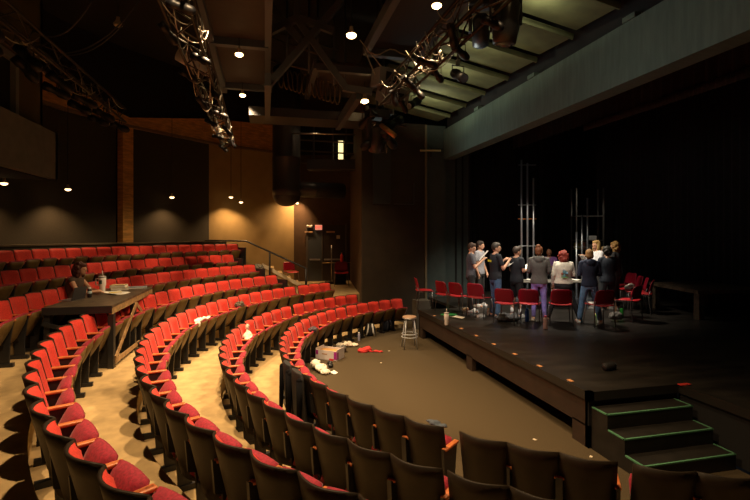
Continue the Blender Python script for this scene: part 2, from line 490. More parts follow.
def frame_mesh(x):
    mt = Matrix(((0, 0, 1, x), (1, 0, 0, 0), (0, 1, 0, 0), (0, 0, 0, 1)))
    mb = MB().prism([(.10, .38), (.16, .36), (.18, .05), (.30, .05), (.31, .34), (.35, .60), (.14, .60), (.08, .63)], -.014, .014, mt)
    mb.box((x - .03, .08, 0), (x + .03, .35, .05))
    return mb.mesh('side_frame')


frR, frL = frame_mesh(PH), frame_mesh(-PH)
for me, m in ((backMe, 'shell'), (cushMe, 'red'), (armR, 'wood'), (armL, 'wood'), (frR, 'black'), (frL, 'black')):
    me.materials.append(M[m])
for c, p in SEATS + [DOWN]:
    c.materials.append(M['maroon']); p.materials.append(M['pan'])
ORD = ('first second third fourth fifth sixth seventh eighth ninth tenth eleventh twelfth thirteenth fourteenth fifteenth sixteenth seventeenth eighteenth nineteenth twentieth '
       'twenty-first twenty-second twenty-third twenty-fourth twenty-fifth twenty-sixth twenty-seventh twenty-eighth twenty-ninth thirtieth thirty-first thirty-second thirty-third thirty-fourth thirty-fifth').split()
ROWN = dict(A='front row', B='second row', C='third row', D='fourth row', E='fifth row', F='sixth row', G='back row')
SEATPOS = {}


def theatre_seat(row, ang, k, first):
    r_ = RR[row]; p = pol(r_, ang, FZ[row])
    t = empty('theatre_seat', p, R(ang + 90),
              'red theatre seat in the curved %s, %s counted from its far end' % (ROWN[row], ORD[k]), 'seat', 'red theatre seats of the ' + ROWN[row])
    link('backrest', backMe, t); link('back_cushion', cushMe, t)
    c, pn = random.choice(SEATS)
    link('seat_cushion', c, t); link('seat_pan', pn, t)
    link('armrest', armR, t); link('side_frame', frR, t)
    if first:
        link('armrest', armL, t); link('side_frame', frL, t)
    SEATPOS[row, k] = (p, ang)
    return t


GROUPS = dict(
    A=[(110, 133, 5), (133.5, 221.5, 19), (223.5, 237.3, 3), (238.7, 252.5, 3)],
    B=[(119.4, 142.9, 6), (143.9, 225.6, 20), (226.0, 242.4, 4)],
    C=[(121.1, 130.8, 3), (131.7, 221.4, 25), (221.4, 232.2, 3)],
    D=[(130.5, 221.2, 28), (221.2, 227.7, 2)],
    E=[(130.5, 200.5, 25)], F=[(131.2, 177.6, 18)], G=[(126.6, 168.6, 18)])
for row, gs in GROUPS.items():
    k = 0
    for a0, a1, n in gs:
        for i in range(n):
            theatre_seat(row, a0 + (a1 - a0) * (i + .5) / n, k, i == n - 1 or False)
            k += 1
# armrest at local +x side lies towards the far end; the near end of each group got the extra one
for row, ang in (('E', 130.5), ('F', 131.2), ('G', 126.6), ('D', 130.5)):
    p = pol(RR[row], ang - .25, FZ[row])
    tag(MB().box((-.02, 0, 0), (.02, .5, .72), bev=.008).build('row_end_panel', M['black'], loc=p, rot=(0, 0, R(ang + 90))),
        'black end panel closing the aisle end of the ' + ROWN[row], 'end panel')

# ------------------------------------------------------------------ handrail by the stairs
hr = empty('handrail', (0, 0, 0), 0, 'black metal handrail sloping down along the steps by the tan wall', 'handrail')
h0, h1, h2, h3 = at(205, 240.5, 15.9), at(246, 241, 16.2), at(306, 268.4, 14.6), at(306, 285, 14.6)
h3.z = .75; hm = h1.lerp(h2, .42); hb = hm.copy(); hb.z = .9
MB().tube([h0, h1, h2], .03).build('rail', M['black'], hr, True)
MB().tube([h2, h3], .035).build('post', M['black'], hr, True)
MB().tube([hm, hb], .03).build('post', M['black'], hr, True)

# ------------------------------------------------------------------ doors and things on the landing
dd = (pD1 - pD0).normalized(); dn = Vector((dd.y, -dd.x, 0))
dm = Matrix(((dd.x, dn.x, 0, pD0.x), (dd.y, dn.y, 0, pD0.y), (0, 0, 1, .75), (0, 0, 0, 1)))   # x along wall, y into the room


def on_door_wall(px, py, off=0):
    l = (px - CX) / F; dx, dy = l * rt[0] + fw[0], l * rt[1] + fw[1]
    # intersect ray with the wall line
    det = dx * (-dd.y) + dy * dd.x
    t = (pD0.x * (-dd.y) + pD0.y * dd.x) / det
    P = Vector((dx * t, dy * t, H - (py - HY) / F * t)); u = (P - pD0).dot(dd)
    return u, P.z - .75


u0, _ = on_door_wall(308, 279); u1, _ = on_door_wall(322, 279); u2, _ = on_door_wall(345, 279)
_, ztop = on_door_wall(322, 225)
for n, (a, b, m) in enumerate(((u0, u1 - .02, pm('door_grey', (.055, .065, .075), .5)), (u1 + .02, u2, pm('door_brown', (.03, .022, .015), .5)))):
    d = MB().box((a, .01, 0), (b, .05, ztop), dm).build('door_%d' % (n + 1), m); tag(d, kind='structure')
    MB().box((a + .06, .05, .86), (b - .06, .12, .92), dm).build('push_bar', M['alu'], d)
MB_f = MB().box((u0 - .08, .0, 0), (u0, .08, ztop + .08), dm).box((u1 - .02, .0, 0), (u1 + .02, .07, ztop), dm).box((u2, 0, 0), (u2 + .07, .08, ztop + .08), dm)
struct('trim_9', MB_f, pm('door_frame', (.09, .08, .07), .5))
struct('trim_10', MB().box((u0 - .08, 0, ztop), (u2 + .07, .08, ztop + .08), dm), M['brown'])


def wallbox(name, px, py, w_, h_, m, lab, cat):
    u, z = on_door_wall(px, py)
    return tag(MB().box((u - w_ / 2, .06, z - h_ / 2), (u + w_ / 2, .12, z + h_ / 2), dm, bev=.01).build(name, m), lab, cat)


ex = wallbox('exit_sign', 318.5, 227.5, .28, .2, pm('exit_face', (.8, .5, .4), .5, emit=(1, .35, .22), es=.5), 'small lit red and white exit sign over the double doors', 'sign')
cu = bpy.data.curves.new('exit_letters', 'FONT'); cu.body = 'EXIT'; cu.size = .14; cu.extrude = .003; cu.align_x = 'CENTER'; cu.align_y = 'CENTER'
tmp = bpy.data.objects.new('tmp', cu); COL.objects.link(tmp); bpy.context.view_layer.update()
tme = bpy.data.meshes.new_from_object(tmp.evaluated_get(bpy.context.evaluated_depsgraph_get())); bpy.data.objects.remove(tmp)
tme.materials.clear(); tme.materials.append(pm('exit_red', (.7, .02, .01), .5, emit=(1, .05, .02), es=.8))
u, z = on_door_wall(318.5, 227.5)
lt = link('lettering', tme, ex); lt.matrix_local = dm @ Matrix.Translation((u, .125, z)) @ Matrix(((1, 0, 0, 0), (0, 0, -1, 0), (0, 1, 0, 0), (0, 0, 0, 1))).inverted() @ Matrix.Identity(4)
lt.matrix_local = dm @ Matrix.Translation((u, .125, z)) @ Matrix(((1, 0, 0, 0), (0, 0, 1, 0), (0, 1, 0, 0), (0, 0, 0, 1)))
em = wallbox('emergency_light', 309.5, 226.5, .22, .1, M['cream'], 'small white twin-head emergency light above the grey door', 'emergency light')
for s in (-.08, .08):
    u, z = on_door_wall(309.5, 226.5); MB().ball(dm @ Vector((u + s, .14, z + .02)), .045, 10, 6).build('lamp_head', M['white'], em, True)
wallbox('door_closer', 308.5, 232, .32, .07, pm('closer_tan', (.4, .25, .15), .5), 'tan door closer over the grey door leaf', 'door closer')
wallbox('door_closer', 330.5, 232, .34, .07, pm('closer_tan', (.4, .25, .15), .5), 'tan door closer over the brown door leaf', 'door closer')
wallbox('wall_speaker', 338, 237, .14, .14, M['cream'], 'small cream wall box beside the brown door', 'wall box')


def stack_chair(loc, rz, lab, legcol='black', group=None, h=.80):
    t = empty('stacking_chair', loc, rz, lab, 'chair', group)      # faces local +y
    s = h / .80
    vs = []; fs = []
    nx, nz = 8, 8
    g = lambda x, z: -.20 - (z - .45) * .22 + (x / .24) ** 2 * .045
    def wdt(z): return .225 - .025 * ((z - .46) / .34) ** 2 - (.05 * max(0, (z - .74) / .06) ** 2)
    for side in (0, .012):
        for j in range(nz + 1):
            z = .50 + (.30) * j / nz
            for i in range(nx + 1):
                x = (i / nx * 2 - 1) * wdt(z); vs.append((x * s, (g(x, z) + side) * s, z * s))
    W = nx + 1; T = W * (nz + 1)
    for j in range(nz):
        for i in range(nx):
            a = j * W + i; fs.append((a, a + 1, a + W + 1, a + W)); fs.append((T + a, T + a + W, T + a + W + 1, T + a + 1))
    for i in range(nx): fs.append((i, T + i, T + i + 1, i + 1)); a = nz * W + i; fs.append((a, a + 1, T + a + 1, T + a))
    for j in range(nz): a = j * W; fs.append((a, a + W, T + a + W, T + a)); a += nx; fs.append((a, T + a, T + a + W, a + W))
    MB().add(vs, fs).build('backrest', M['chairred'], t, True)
    se = MB(); vs = []; fs = []
    for side in (0, .014):
        for j in range(7):
            for i in range(9):
                u, v = i / 4 - 1, j / 3 - 1
                x = u * .225 * (1 - .06 * v * v); y = v * .22
                vs.append((x * s, y * s, (.445 + .02 * u * u - .015 * max(0, v) ** 2 + side) * s))
    for j in range(6):
        for i in range(8):
            a = j * 9 + i; fs.append((a, a + 9, a + 10, a + 1)); fs.append((63 + a, 63 + a + 1, 63 + a + 10, 63 + a + 9))
    for i in range(8): fs.append((i, i + 1, 64 + i, 63 + i)); a = 54 + i; fs.append((a, 63 + a, 64 + a, a + 1))
    for j in range(6): a = j * 9; fs.append((a, 63 + a, 72 + a, a + 9)); a += 8; fs.append((a, a + 9, 72 + a, 63 + a))
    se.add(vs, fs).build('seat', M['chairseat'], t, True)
    lm = pm('chair_metal', (.22, .2, .2), .35, metal=.7)
    for x in (-1, 1):
        MB().tube([(x * .20 * s, .17 * s, .445 * s), (x * .235 * s, .20 * s, .012)], .011).build('leg', lm, t, True)
        MB().tube([(x * .215 * s, -.215 * s, .56 * s), (x * .215 * s, -.17 * s, .44 * s), (x * .235 * s, -.22 * s, .012)], .011).build('leg', lm, t, True)
        MB().tube([(x * .20 * s, .17 * s, .44 * s), (x * .215 * s, -.17 * s, .44 * s)], .010).build('side_rail', lm, t, True)
    return t


def face(loc, tgt):      # rotation so that local +y looks at tgt
    return math.atan2(-(tgt[0] - loc[0]), tgt[1] - loc[1])


p = at(291, 281, 17.6); p.z = .75
stack_chair(p, face(p, (3, 12)), 'red chair alone against the tan wall beside the handrail', h=.86)
p = at(341.5, 284, 17.0); p.z = .75
stack_chair(p + Vector((0, 0, .0)), face(p, (1.5, 8)), 'red chair beside the brown door below the fire extinguisher', h=.9)
u, z = on_door_wall(348, 258)
fe = empty('fire_extinguisher', dm @ Vector((u - .28, .16, z - .2)), 0, 'red fire extinguisher on the wall above the red chair', 'fire extinguisher')
MB().lathe([(.05, 0), (.065, .02), (.065, .3), (.03, .37), (.02, .4)], 12).build('cylinder_body', pm('ext_red', (.6, .03, .02), .35), fe, True)
MB().box((-.02, -.04, .4), (.02, .08, .44)).tube([(0, .04, .42), (.07, .04, .3), (.07, .02, .15)], .01).build('valve_handle', M['chrome'], fe)
q = at(340, 281, 17.7); q.z = .75
tag(MB().box((-.22, -.1, 0), (.22, .2, .78), bev=.01).box((-.24, -.12, .78), (.24, .23, .82)).build('side_cabinet', pm('cab_black', (.015, .015, .017), .4), loc=q, rot=(0, 0, .1)), 'dark low cabinet behind the red chair by the doors', 'cabinet')
q = at(331.5, 279, 17.9); q.z = .75
bs = empty('barrier_stand', q, 0, 'thin metal stand with a crossbar in front of the brown door', 'stand')
MB().box((-.25, -.1, 0), (.25, .1, .1)).build('base', M['riser'], bs); MB().tube([(0, 0, .1), (0, 0, 1.5)], .02).build('pole', M['chrome'], bs, True)
MB().tube([(-.35, 0, .82), (.75, 0, .82)], .015).build('crossbar', pm('brass', (.5, .35, .15), .3, metal=.8), bs, True)

# ------------------------------------------------------------------ overhead: duct, catwalk, trusses
q = at(286.5, 105, 15.4)
dc = empty('air_duct', (q.x, q.y, 0), 0, 'fat round black ventilation duct dropping in front of the tan wall with a side branch', 'duct')
MB().lathe([(.46, 3.95), (.47, 4.2), (.46, 4.22), (.46, 5.2), (.475, 5.22), (.46, 5.24), (.46, 6.6), (.475, 6.62), (.46, 6.64), (.46, 8.19)], 28).build('riser_pipe', M['duct'], dc, True)
MB().ball((0, 0, 3.98), (.46, .46, .38), 24, 10).build('elbow', M['duct'], dc, True)
MB().tube([(.2, .05, 4.2), (2.0, .5, 4.2)], .27, 20).tube([(.9, .22, 4.2), (.95, .235, 4.2)], .285, 20).build('branch_pipe', M['duct'], dc, True)


def beam(mb, a, b, wd=.12, ht=.16):
    a, b = Vector(a), Vector(b); d = (b - a); L = d.length
    mt = Matrix.Translation(a) @ d.to_track_quat('X', 'Z').to_matrix().to_4x4()
    return mb.box((0, -wd / 2, -ht / 2), (L, wd / 2, ht / 2), mt)


def cloud(name, x0, x1, y0, y1, z, m, lab, cross=()):
    t = empty(name, ((x0 + x1) / 2, (y0 + y1) / 2, z), 0, lab, 'ceiling panel')
    hx, hy = (x1 - x0) / 2, (y1 - y0) / 2
    MB().box((-hx, -hy, .06), (hx, hy, .12)).build('panel', m, t)
    for s in (-1, 1):
        MB().box((s * hx - .06, -hy, -.06), (s * hx + .06, hy, .14)).build('side_beam', M['steel'], t)
    for c in cross:
        MB().box((-hx, c - (y0 + y1) / 2 - .07, -.08), (hx, c - (y0 + y1) / 2 + .07, .1)).build('cross_beam', M['steel'], t)
    return t


cloud('ceiling_cloud', -1.0, .05, 3.0, 12.2, 6.3, M['cloud'], 'long dark brown ceiling panel in grey steel framing over the middle rows', (6.4, 9.1, 11.75))
cloud('ceiling_cloud', 1.95, 3.02, 2.0, 9.0, 6.3, pm('cloud_dark', (.016, .016, .018), .8), 'black ceiling panel in grey steel framing above the pit', (3.2, 8.95))
cloud('ceiling_cloud', 1.1, 2.6, 10.2, 12.6, 6.4, M['cloud'], 'short brown ceiling panel beyond the hanging loudspeakers', (10.3,))
# catwalk between the panels
ck = empty('catwalk', (0, 0, 0), 0, 'black steel catwalk with crossed braces and coiled cables between the ceiling panels', 'catwalk')
mb = MB(); beam(mb, (-.4, 12.3, 5.75), (2.9, 12.3, 5.75), .9, .22); mb.build('deck', M['duct'], ck)
for sa, sb in (((.05, 9.4, 5.75), (.05, 12.3, 5.75)), ((1.9, 9.4, 5.6), (1.9, 12.3, 5.6))):
    mb = MB(); beam(mb, sa, sb, .13, .25); mb.build('stringer', M['steel'], ck)
for a, b in (((266, 88), (342, 0)), ((296, 18), (346, 88)), ((266, 34), (298, 18)), ((298, 18), (333, 31)), ((265, 0), (300, 40)), ((297, 0), (297, 20)), ((343, 88), (372, 92))):
    mb = MB(); beam(mb, at(a[0], a[1], 9.6), at(b[0], b[1], 9.6), .12, .13); mb.build('brace', M['steel'], ck)
for px in (287, 309, 318, 334, 345):
    MB().tube([at(px, -12, 10.6), at(px, 62 + (px - 287) * .5, 10.6)], .025).build('hanger', M['steel'], ck, True)
for y0, y1, dd_ in ((36, 62, 11.4), (30, 50, 11.8), (60, 78, 11.6)):
    MB().tube([at(268, y0, dd_), at(338, y1, dd_)], .022).build('guard_rail', pm('rail_brown', (.16, .13, .1), .4, metal=.5), ck, True)
for i in range(13):
    px = 281 + i * 4.7; q = at(px, 66 + i * 1.4, 11.2); cpts = []
    for k in range(13):
        a = k / 12 * math.pi * 2; cpts.append(q + Vector((.06 * math.sin(a * 1), .1 * math.cos(a), -.28 + .28 * math.cos(a + .4 * math.sin(i)))))
    tag(MB().tube(cpts, .016, 6).build('cable_coil', pm('cable_tan', (.16, .12, .05), .4), smooth=True), 'looped cable hung on the catwalk rail among a row of coils', 'cable', 'looped cables on the catwalk rail')
tag(MB().tube([at(292, 133.5, 15), at(355, 134.5, 15)], .025).build('hanging_pipe', M['chrome'], smooth=True), 'thin bright pipe running across in front of the lit booth window', 'pipe')
# far rear gallery with lit window
gl = empty('rear_gallery', at(326, 150, 17.5), -YAW, 'dark far gallery with railings and a small glowing window beside the duct', 'gallery')
MB().box((-1.0, -.1, -.2), (1.3, .0, 1.2)).build('back_panel', M['dark'], gl)
MB().box((.48, -.14, -.38), (.66, -.1, .32)).build('window_glow', pm('glow_window', (.9, .8, .4), .5, emit=(1, .8, .35), es=1.5), gl)
for z in (-.55, -.1, .3):
    MB().tube([(-1.1, -.5, z), (1.3, -.5, z - .15)], .03).build('rail', pm('gal_rail', (.10, .08, .05), .5, metal=.4), gl)
for x in (-1.05, -.4, .3, .8, 1.25):
    MB().box((x - .03, -.55, -.8), (x + .03, -.5, 1.3)).build('post', M['duct'], gl)
MB().box((-.6, -.9, -.85), (1.25, -.3, -.5)).build('ledge', M['duct'], gl)

SLIGHT = 0


def stage_light(loc, rz, tilt, lab, group, big=1.0, lit=False):
    """ellipsoidal spotlight hung from its clamp at loc"""
    t = empty('stage_light', loc, rz, lab, 'stage light', group)
    s = big
    MB().box((-.035 * s, -.03 * s, -.06 * s), (.035 * s, .03 * s, .05 * s)).build('clamp', M['chrome'], t)
    MB().tube([(-.13 * s, 0, -.26 * s), (-.13 * s, 0, -.08 * s), (.13 * s, 0, -.08 * s), (.13 * s, 0, -.26 * s)], .012 * s, 6).build('yoke', M['fixture'], t)
    mt = Matrix.Translation((0, 0, -.27 * s)) @ Matrix.Rotation(R(90 + tilt), 4, 'X')
    MB().lathe([(.05 * s, -.26 * s), (.095 * s, -.2 * s), (.11 * s, -.06 * s), (.085 * s, .0), (.08 * s, .12 * s), (.098 * s, .14 * s), (.098 * s, .30 * s)], 12, mt).build('lamp_body', M['fixture'], t, True)
    MB().lathe([(.07 * s, .296 * s), (.085 * s, .306 * s)], 12, mt).build('lens', M['lens'], t)
    return t


def truss(p, q, lab, wd=.28, step=.45):
    p, q = Vector(p), Vector(q); t = empty('lighting_truss', p, 0, lab, 'lighting truss')
    d = (q - p); L = d.length; d.normalize(); sx = Vector((d.y, -d.x, 0)).normalized() * wd / 2; sz = Vector((0, 0, wd / 2)); O = Vector((0, 0, 0))
    cs = [sx + sz, -sx + sz, -sx - sz, sx - sz]
    for c in cs:
        MB().tube([O + c, O + d * L + c], .022, 8).build('chord', pm('truss_dark', (.03, .026, .02), .35, metal=.5), t, True)
    mb = MB(); n = int(L / step)
    for i in range(n):
        a, b = d * (i * L / n), d * ((i + 1) * L / n)
        for j in range(4):
            mb.tube([a + cs[j], b + cs[(j + 1) % 4]] if i % 2 else [b + cs[j], a + cs[(j + 1) % 4]], .011, 5)
    mb.build('lacing', pm('truss_dark', (.1, .085, .06)), t)
    return t


truss((-3.1, 5.6, 5.25), (-3.1, 11.0, 5.25), 'dark lighting truss near the control booth over the far rows')
truss((-.92, 4.6, 5.2), (-1.0, 13.4, 5.2), 'lighting truss beside the brown ceiling panel with glinting lamps and cables')
truss((2.3, 4.2, 5.2), (2.2, 8.3, 5.2), 'lighting truss thick with lamps next to the black ceiling panel')
for i in range(11):
    y = 5.9 + i * .48
    stage_light((-3.1 + .12 * (-1) ** i, y, 5.12), R(-70 + random.uniform(-25, 25)), -random.uniform(20, 50), 'black stage light hung on the dark truss near the control booth', 'stage lights on the booth-side truss', .7)
for i in range(12):
    y = 5.0 + i * .72
    stage_light((-.95 + .13 * (-1) ** i, y, 5.1), R(-80 + random.uniform(-40, 40)), -random.uniform(15, 60), 'black stage light hung on the truss beside the brown ceiling panel', 'stage lights on the middle truss', .5)
for i in range(9):
    y = 4.6 + i * .42
    stage_light((2.28 + .15 * (-1) ** i, y, 5.1), R(-90 + random.uniform(-50, 50)), -random.uniform(10, 60), 'black stage light hung on the truss next to the black ceiling panel', 'stage lights on the pit-side truss', .5)
# the long spotlight sticking out of the middle truss
q = at(186, 58, 7.6)
fs_ = empty('follow_spot', q, 0, 'long grey tubular spotlight sticking out of the middle truss', 'stage light')
e2 = at(212, 72, 7.9) - q
MB().tube([Vector((-.12, 0, .06)), Vector((0, 0, 0)), e2 * .35, e2 * .36, e2], [.11, .115, .115, .10, .09], 14).build('lamp_body', pm('spot_grey', (.38, .38, .42), .4, metal=.2), fs_, True)
MB().tube([e2 * .6 + Vector((0, 0, .1)), e2 * .6 + Vector((.1, 0, .42))], .015).build('yoke', M['chrome'], fs_)
# cables tangled on the trusses
rnd = random.Random(3)


def cables(p, q, n, lab, grp, m, sag=.25, spread=.25):
    p, q = Vector(p), Vector(q)
    for i in range(n):
        u = rnd.random() * .85; a = p.lerp(q, u); b = p.lerp(q, min(1, u + rnd.uniform(.05, .16))); pts = []
        o1 = Vector((rnd.uniform(-spread, spread), 0, rnd.uniform(-.1, .15))); o2 = Vector((rnd.uniform(-spread, spread), 0, rnd.uniform(-.1, .15))); sg = rnd.uniform(.1, 1) * sag
        for k in range(9):
            v = k / 8; c = (a + o1).lerp(b + o2, v); c.z -= sg * 4 * v * (1 - v); pts.append(c)
        tag(MB().tube(pts, .007, 5).build('power_cable', m, smooth=True), lab, 'cable', grp)


cw = pm('cable_pale', (.36, .33, .28), .3, metal=.3)
cables((-3.1, 6, 5.2), (-3.1, 11, 5.2), 12, 'thin cable looping off the truss near the control booth', 'cables on the booth-side truss', cw)
cables((-.95, 4.8, 5.2), (-1, 13.2, 5.2), 34, 'thin pale cable tangled on the truss beside the brown ceiling panel', 'cables on the middle truss', cw, .3)
cables((2.3, 4.4, 5.25), (2.25, 8.2, 5.25), 14, 'thin pale cable tangled on the truss next to the black ceiling panel', 'cables on the pit-side truss', cw, .3, .35)
for i, (a, b, c) in enumerate((((95, -5, 8), (30, 27, 8), 1.0), ((140, 0, 9), (60, 53, 9), .7), ((125, 22, 9), (62, 55, 9), .5))):
    P, Q = at(*a), at(*b); pts = [P.lerp(Q, k / 12) - Vector((0, 0, c * .4 * 4 * (k / 12) * (1 - k / 12))) for k in range(13)]
    tag(MB().tube(pts, .013, 5).build('slack_cable', pm('cable_black', (.05, .05, .055), .4), smooth=True), 'long slack black cable drooping from the ceiling above the far rows, %s' % ('uppermost', 'middle one', 'lowest')[i], 'cable')

# loudspeakers hung over the pit
lsp = Vector(at(388, 70, 8.6))
for i in range(2):
    t = empty('line_array_speaker', at(388 + i * 5, 78 + i * 18, 8.8), R(-YAW * 57 * 0), 'hanging black loudspeaker cabinet, %s of the stacked array over the pit' % ('top', 'bottom')[i], 'loudspeaker')
    t.rotation_euler = (R(12 + 14 * i), 0, R(14)); hh = .16
    MB().prism([(-.26, -.16), (.26, -.16), (.19, .35), (-.19, .35)], -hh, hh).build('cabinet', pm('spk_black', (.17, .185, .21), .5), t)
    MB().box((-.13, -.175, -.09), (-.02, -.158, .09)).box((.02, -.175, -.09), (.13, -.158, .09)).build('horn', M['dark'], t)
    MB().box((-.03, -.19, -.05), (.03, -.174, .05)).build('badge', M['alu'], t)
# moving-head lights
def moving_head(loc, rz, lab, s=1.0, tilt=0):
    t = empty('moving_head_light', loc, rz, lab, 'moving light')
    MB().tube([(0, 0, .12 * s), (0, 0, 8.2 - loc[2])], .025).build('hanger_pipe', M['duct'], t)
    MB().box((-.2 * s, -.15 * s, -.02), (.2 * s, .15 * s, .14 * s), bev=.02).build('base', pm('mh', (.035, .038, .045), .3), t)
    for e in (-1, 1): MB().box((e * .17 * s - .03 * s, -.05 * s, -.42 * s), (e * .17 * s + .03 * s, .08 * s, 0), bev=.015).build('yoke_arm', pm('mh', (0, 0, 0)), t)
    mt = Matrix.Translation((0, 0, -.34 * s)) @ Matrix.Rotation(R(tilt), 4, 'X')
    MB().lathe([(.08 * s, .2 * s), (.14 * s, .12 * s), (.13 * s, -.05 * s), (.15 * s, -.12 * s), (.13 * s, -.3 * s), (.10 * s, -.31 * s)], 16, mt).build('head', pm('mh', (0, 0, 0)), t, True)
    MB().lathe([(.095 * s, -.315 * s), (.06 * s, -.33 * s)], 14, mt).build('lens', M['lens'], t)


moving_head(at(507, -14, 5.2), .3, 'large black moving-head light hanging nearest on the pit-side truss', 1.0, 8)
moving_head(at(481, 6, 6.0), -.4, 'smaller moving-head light tucked behind the large one', .8, 30)
moving_head(at(377, 118, 9.6), .2, 'black moving light on the drop pipe under the hanging loudspeakers', 1.1, 20)
for i, (px, py, d) in enumerate(((434, 50, 8.5), (415, 92, 9.5), (458, 62, 7.5))):
    ul = at(px, py, d); MBt = stage_light(ul, 1.2 + i, 150, 'small black uplight under the olive reflector panels, %s' % ('second nearest', 'farthest', 'nearest')[i], None, .8)
    MB().tube([(0, 0, 0), (0, 0, 8.2 - ul.z)], .018).build('hanger_pipe', M['duct'], MBt)
dp = empty('drop_pipe', at(383, 100, 9.7), 0, 'vertical drop pipe loaded with lamps and cables below the loudspeakers', 'pipe')
MB().tube([(0, 0, 8.2 - dp.location.z), (0, 0, -1.1)], .03).build('pipe', M['duct'], dp); MB().tube([(-.5, 0, -.45), (.5, -.1, -.55)], .025).build('cross_pipe', M['duct'], dp)
for i, (px, py) in enumerate(((367, 108), (392, 112), (371, 130), (390, 128))):
    stage_light(at(px, py, 9.6), (0.5, 2, 1.2, -.8)[i], -30, 'black stage light on the drop pipe below the loudspeakers', 'stage lights on the drop pipe', .95)
q = at(381, 125, 9.3)
tag(MB().tube([q, q + (at(395, 136, 9.1) - q)], [.05, .055], 12).build('gelled_spot_tube', pm('copper_tube', (.45, .25, .1), .35, metal=.6), smooth=True), 'small copper coloured lamp barrel pointing toward the stage from the drop pipe', 'stage light')
cables(at(372, 100, 9.6), at(388, 150, 9.6), 8, 'thin cable looping round the drop pipe below the loudspeakers', 'cables on the drop pipe', cw, .2, .2)
for i, (a, b) in enumerate((((364, 48), (375, 75)), ((360, 40), (384, 70)))):
    tag(MB().tube([at(*a, 8.8), at(*b, 8.6)], .012, 5).build('suspension_cable', cw), 'pale suspension cable of the loudspeaker array, %s one' % ('steeper', 'slanting')[i], 'cable')
pts = [at(370 + k * 5, 52 + 3 * math.sin(k * 1.1), 8.9) for k in range(9)]
tag(MB().tube(pts, .013, 5).build('festoon_cable', cw, smooth=True), 'pale cable draped along the end edge of the black ceiling panel', 'cable')
wl = empty('wall_bracket', at(431, 151, 14.2), 0, 'small bright wall bracket high on the proscenium pier', 'bracket')
MB().tube([(-.35, 0, 0), (.3, -.05, .02)], .03).build('arm', pm('brk', (.4, .38, .2), .5), wl); MB().box((-.03, 0, -.2), (.03, .08, .1)).build('plate', M['black'], wl)
tp = empty('speaker_grille_panel', Vector((3.72, 13.6, 4.6)), 0, 'tall dark recessed panel with a thin frame high on the proscenium wall', 'wall panel')
MB().box((-.55, -.05, -1), (.0, .05, 1.2)).build('panel', pm('grp', (.02, .024, .027), .6), tp)
mb = MB(); beam(mb, (.12, -.03, -1.0), (.75, -.03, -1.0), .015, .02); beam(mb, (.75, -.03, -1.0), (.75, -.03, -.35), .015, .02); mb.build('frame', M['steel'], tp)

# ------------------------------------------------------------------ lamps that light the place, plus added header washes
def house_lamp(loc, lab, energy, s=1.0, cord=.3, size=130, col=WARM, m='bulb', rad=.06, grp=None, target=None):
    t = empty('ceiling_lamp', loc, 0, lab, 'lamp', grp)
    MB().lathe([(.03 * s, .14 * s), (.035 * s, .09 * s), (.05 * s, .05 * s), (.085 * s, .0)], 14).build('housing', M['cream'], t, True)
    MB().lathe([(.085 * s, .0), (.08 * s, -.03 * s), (.045 * s, -.055 * s), (.01, -.06 * s)], 14).build('bulb', M[m], t, True)
    MB().tube([(0, 0, .14 * s), (0, 0, .14 * s + cord)], .008, 6).build('cord', M['black'], t)
    l = light('lamp_light', 'SPOT', (loc[0], loc[1], loc[2] - .09 * s), energy, col, target, size, .8, rad)
    return t


house_lamp((2.5, 6.5, 6.1), 'bright reflector bulb under the black ceiling panel above the pit', 650, .85, .2, 100, target=(1.2, 6.8, 0))
house_lamp((-.48, 9.0, 6.05), 'bright reflector bulb on the nearer cross beam of the brown ceiling panel', 1050, .85, .2, 86, target=(-.2, 9.4, 0))
house_lamp((-.54, 11.6, 6.05), 'bright reflector bulb on the farther cross beam of the brown ceiling panel', 1150, .85, .2, 115, target=(-.9, 12.4, 0))
house_lamp((1.44, 7.8, 6.1), 'square-looking bulb shining between the catwalk and black ceiling panel', 800, 1.0, 1.8, 105, target=(.6, 7.9, 0))
house_lamp((2.4, 11.2, 6.0), 'warm bulb under the short brown ceiling panel by the loudspeakers', 300, 1.2, .3, 110, target=(1.6, 11.4, 0))
house_lamp((-.48, 6.4, 6.05), 'reflector bulb on the brown ceiling panel over the near seats', 1050, .85, .2, 86, target=(-.2, 6.1, 0))
house_lamp((-.48, 3.9, 6.05), 'reflector bulb at the near end of the brown ceiling panel', 900, 1.3, .2)
house_lamp((2.5, 3.6, 6.1), 'reflector bulb at the near end of the black ceiling panel', 380, .85, .2, 100, target=(1.6, 3.4, 0))
house_lamp(at(310, 116, 15), 'small distant bulb among the rear gallery rails', 10, 1.2, .5, m='bulbsmall')
wl_spec = [(4, 183, 'under the booth soffit'), (68, 189, 'in front of the first dark wall panel'), (172, 197, 'in front of the second dark wall panel'), (231, 197, 'at the edge of the tan wall'),
           (241, 202, 'lower of the pair by the tan wall'), (303, 195, 'beside the duct branch pipe'), (297, 203, 'just under the duct elbow')]
for px, py, tx in wl_spec:
    r_ = 11.75
    # depth where the sight line meets the circle of radius r_
    l = (px - CX) / F; dx, dy = l * rt[0] + fw[0], l * rt[1] + fw[1]; n2 = dx * dx + dy * dy; a = dx * CC[0] + dy * CC[1]
    t = (a + math.sqrt(a * a - n2 * (CC[0] ** 2 + CC[1] ** 2 - r_ * r_))) / n2
    P = at(px, py, t)
    house_lamp(P, 'small pendant downlight hanging ' + tx, {4: 50, 68: 85, 172: 75, 231: 110, 241: 50, 303: 170, 297: 40}[px], .8, 8.15 - P.z, 120, AMBER, 'bulbsmall', .03, target=tuple(pol(RW, 113.5, 2.2)) if px == 303 else None)
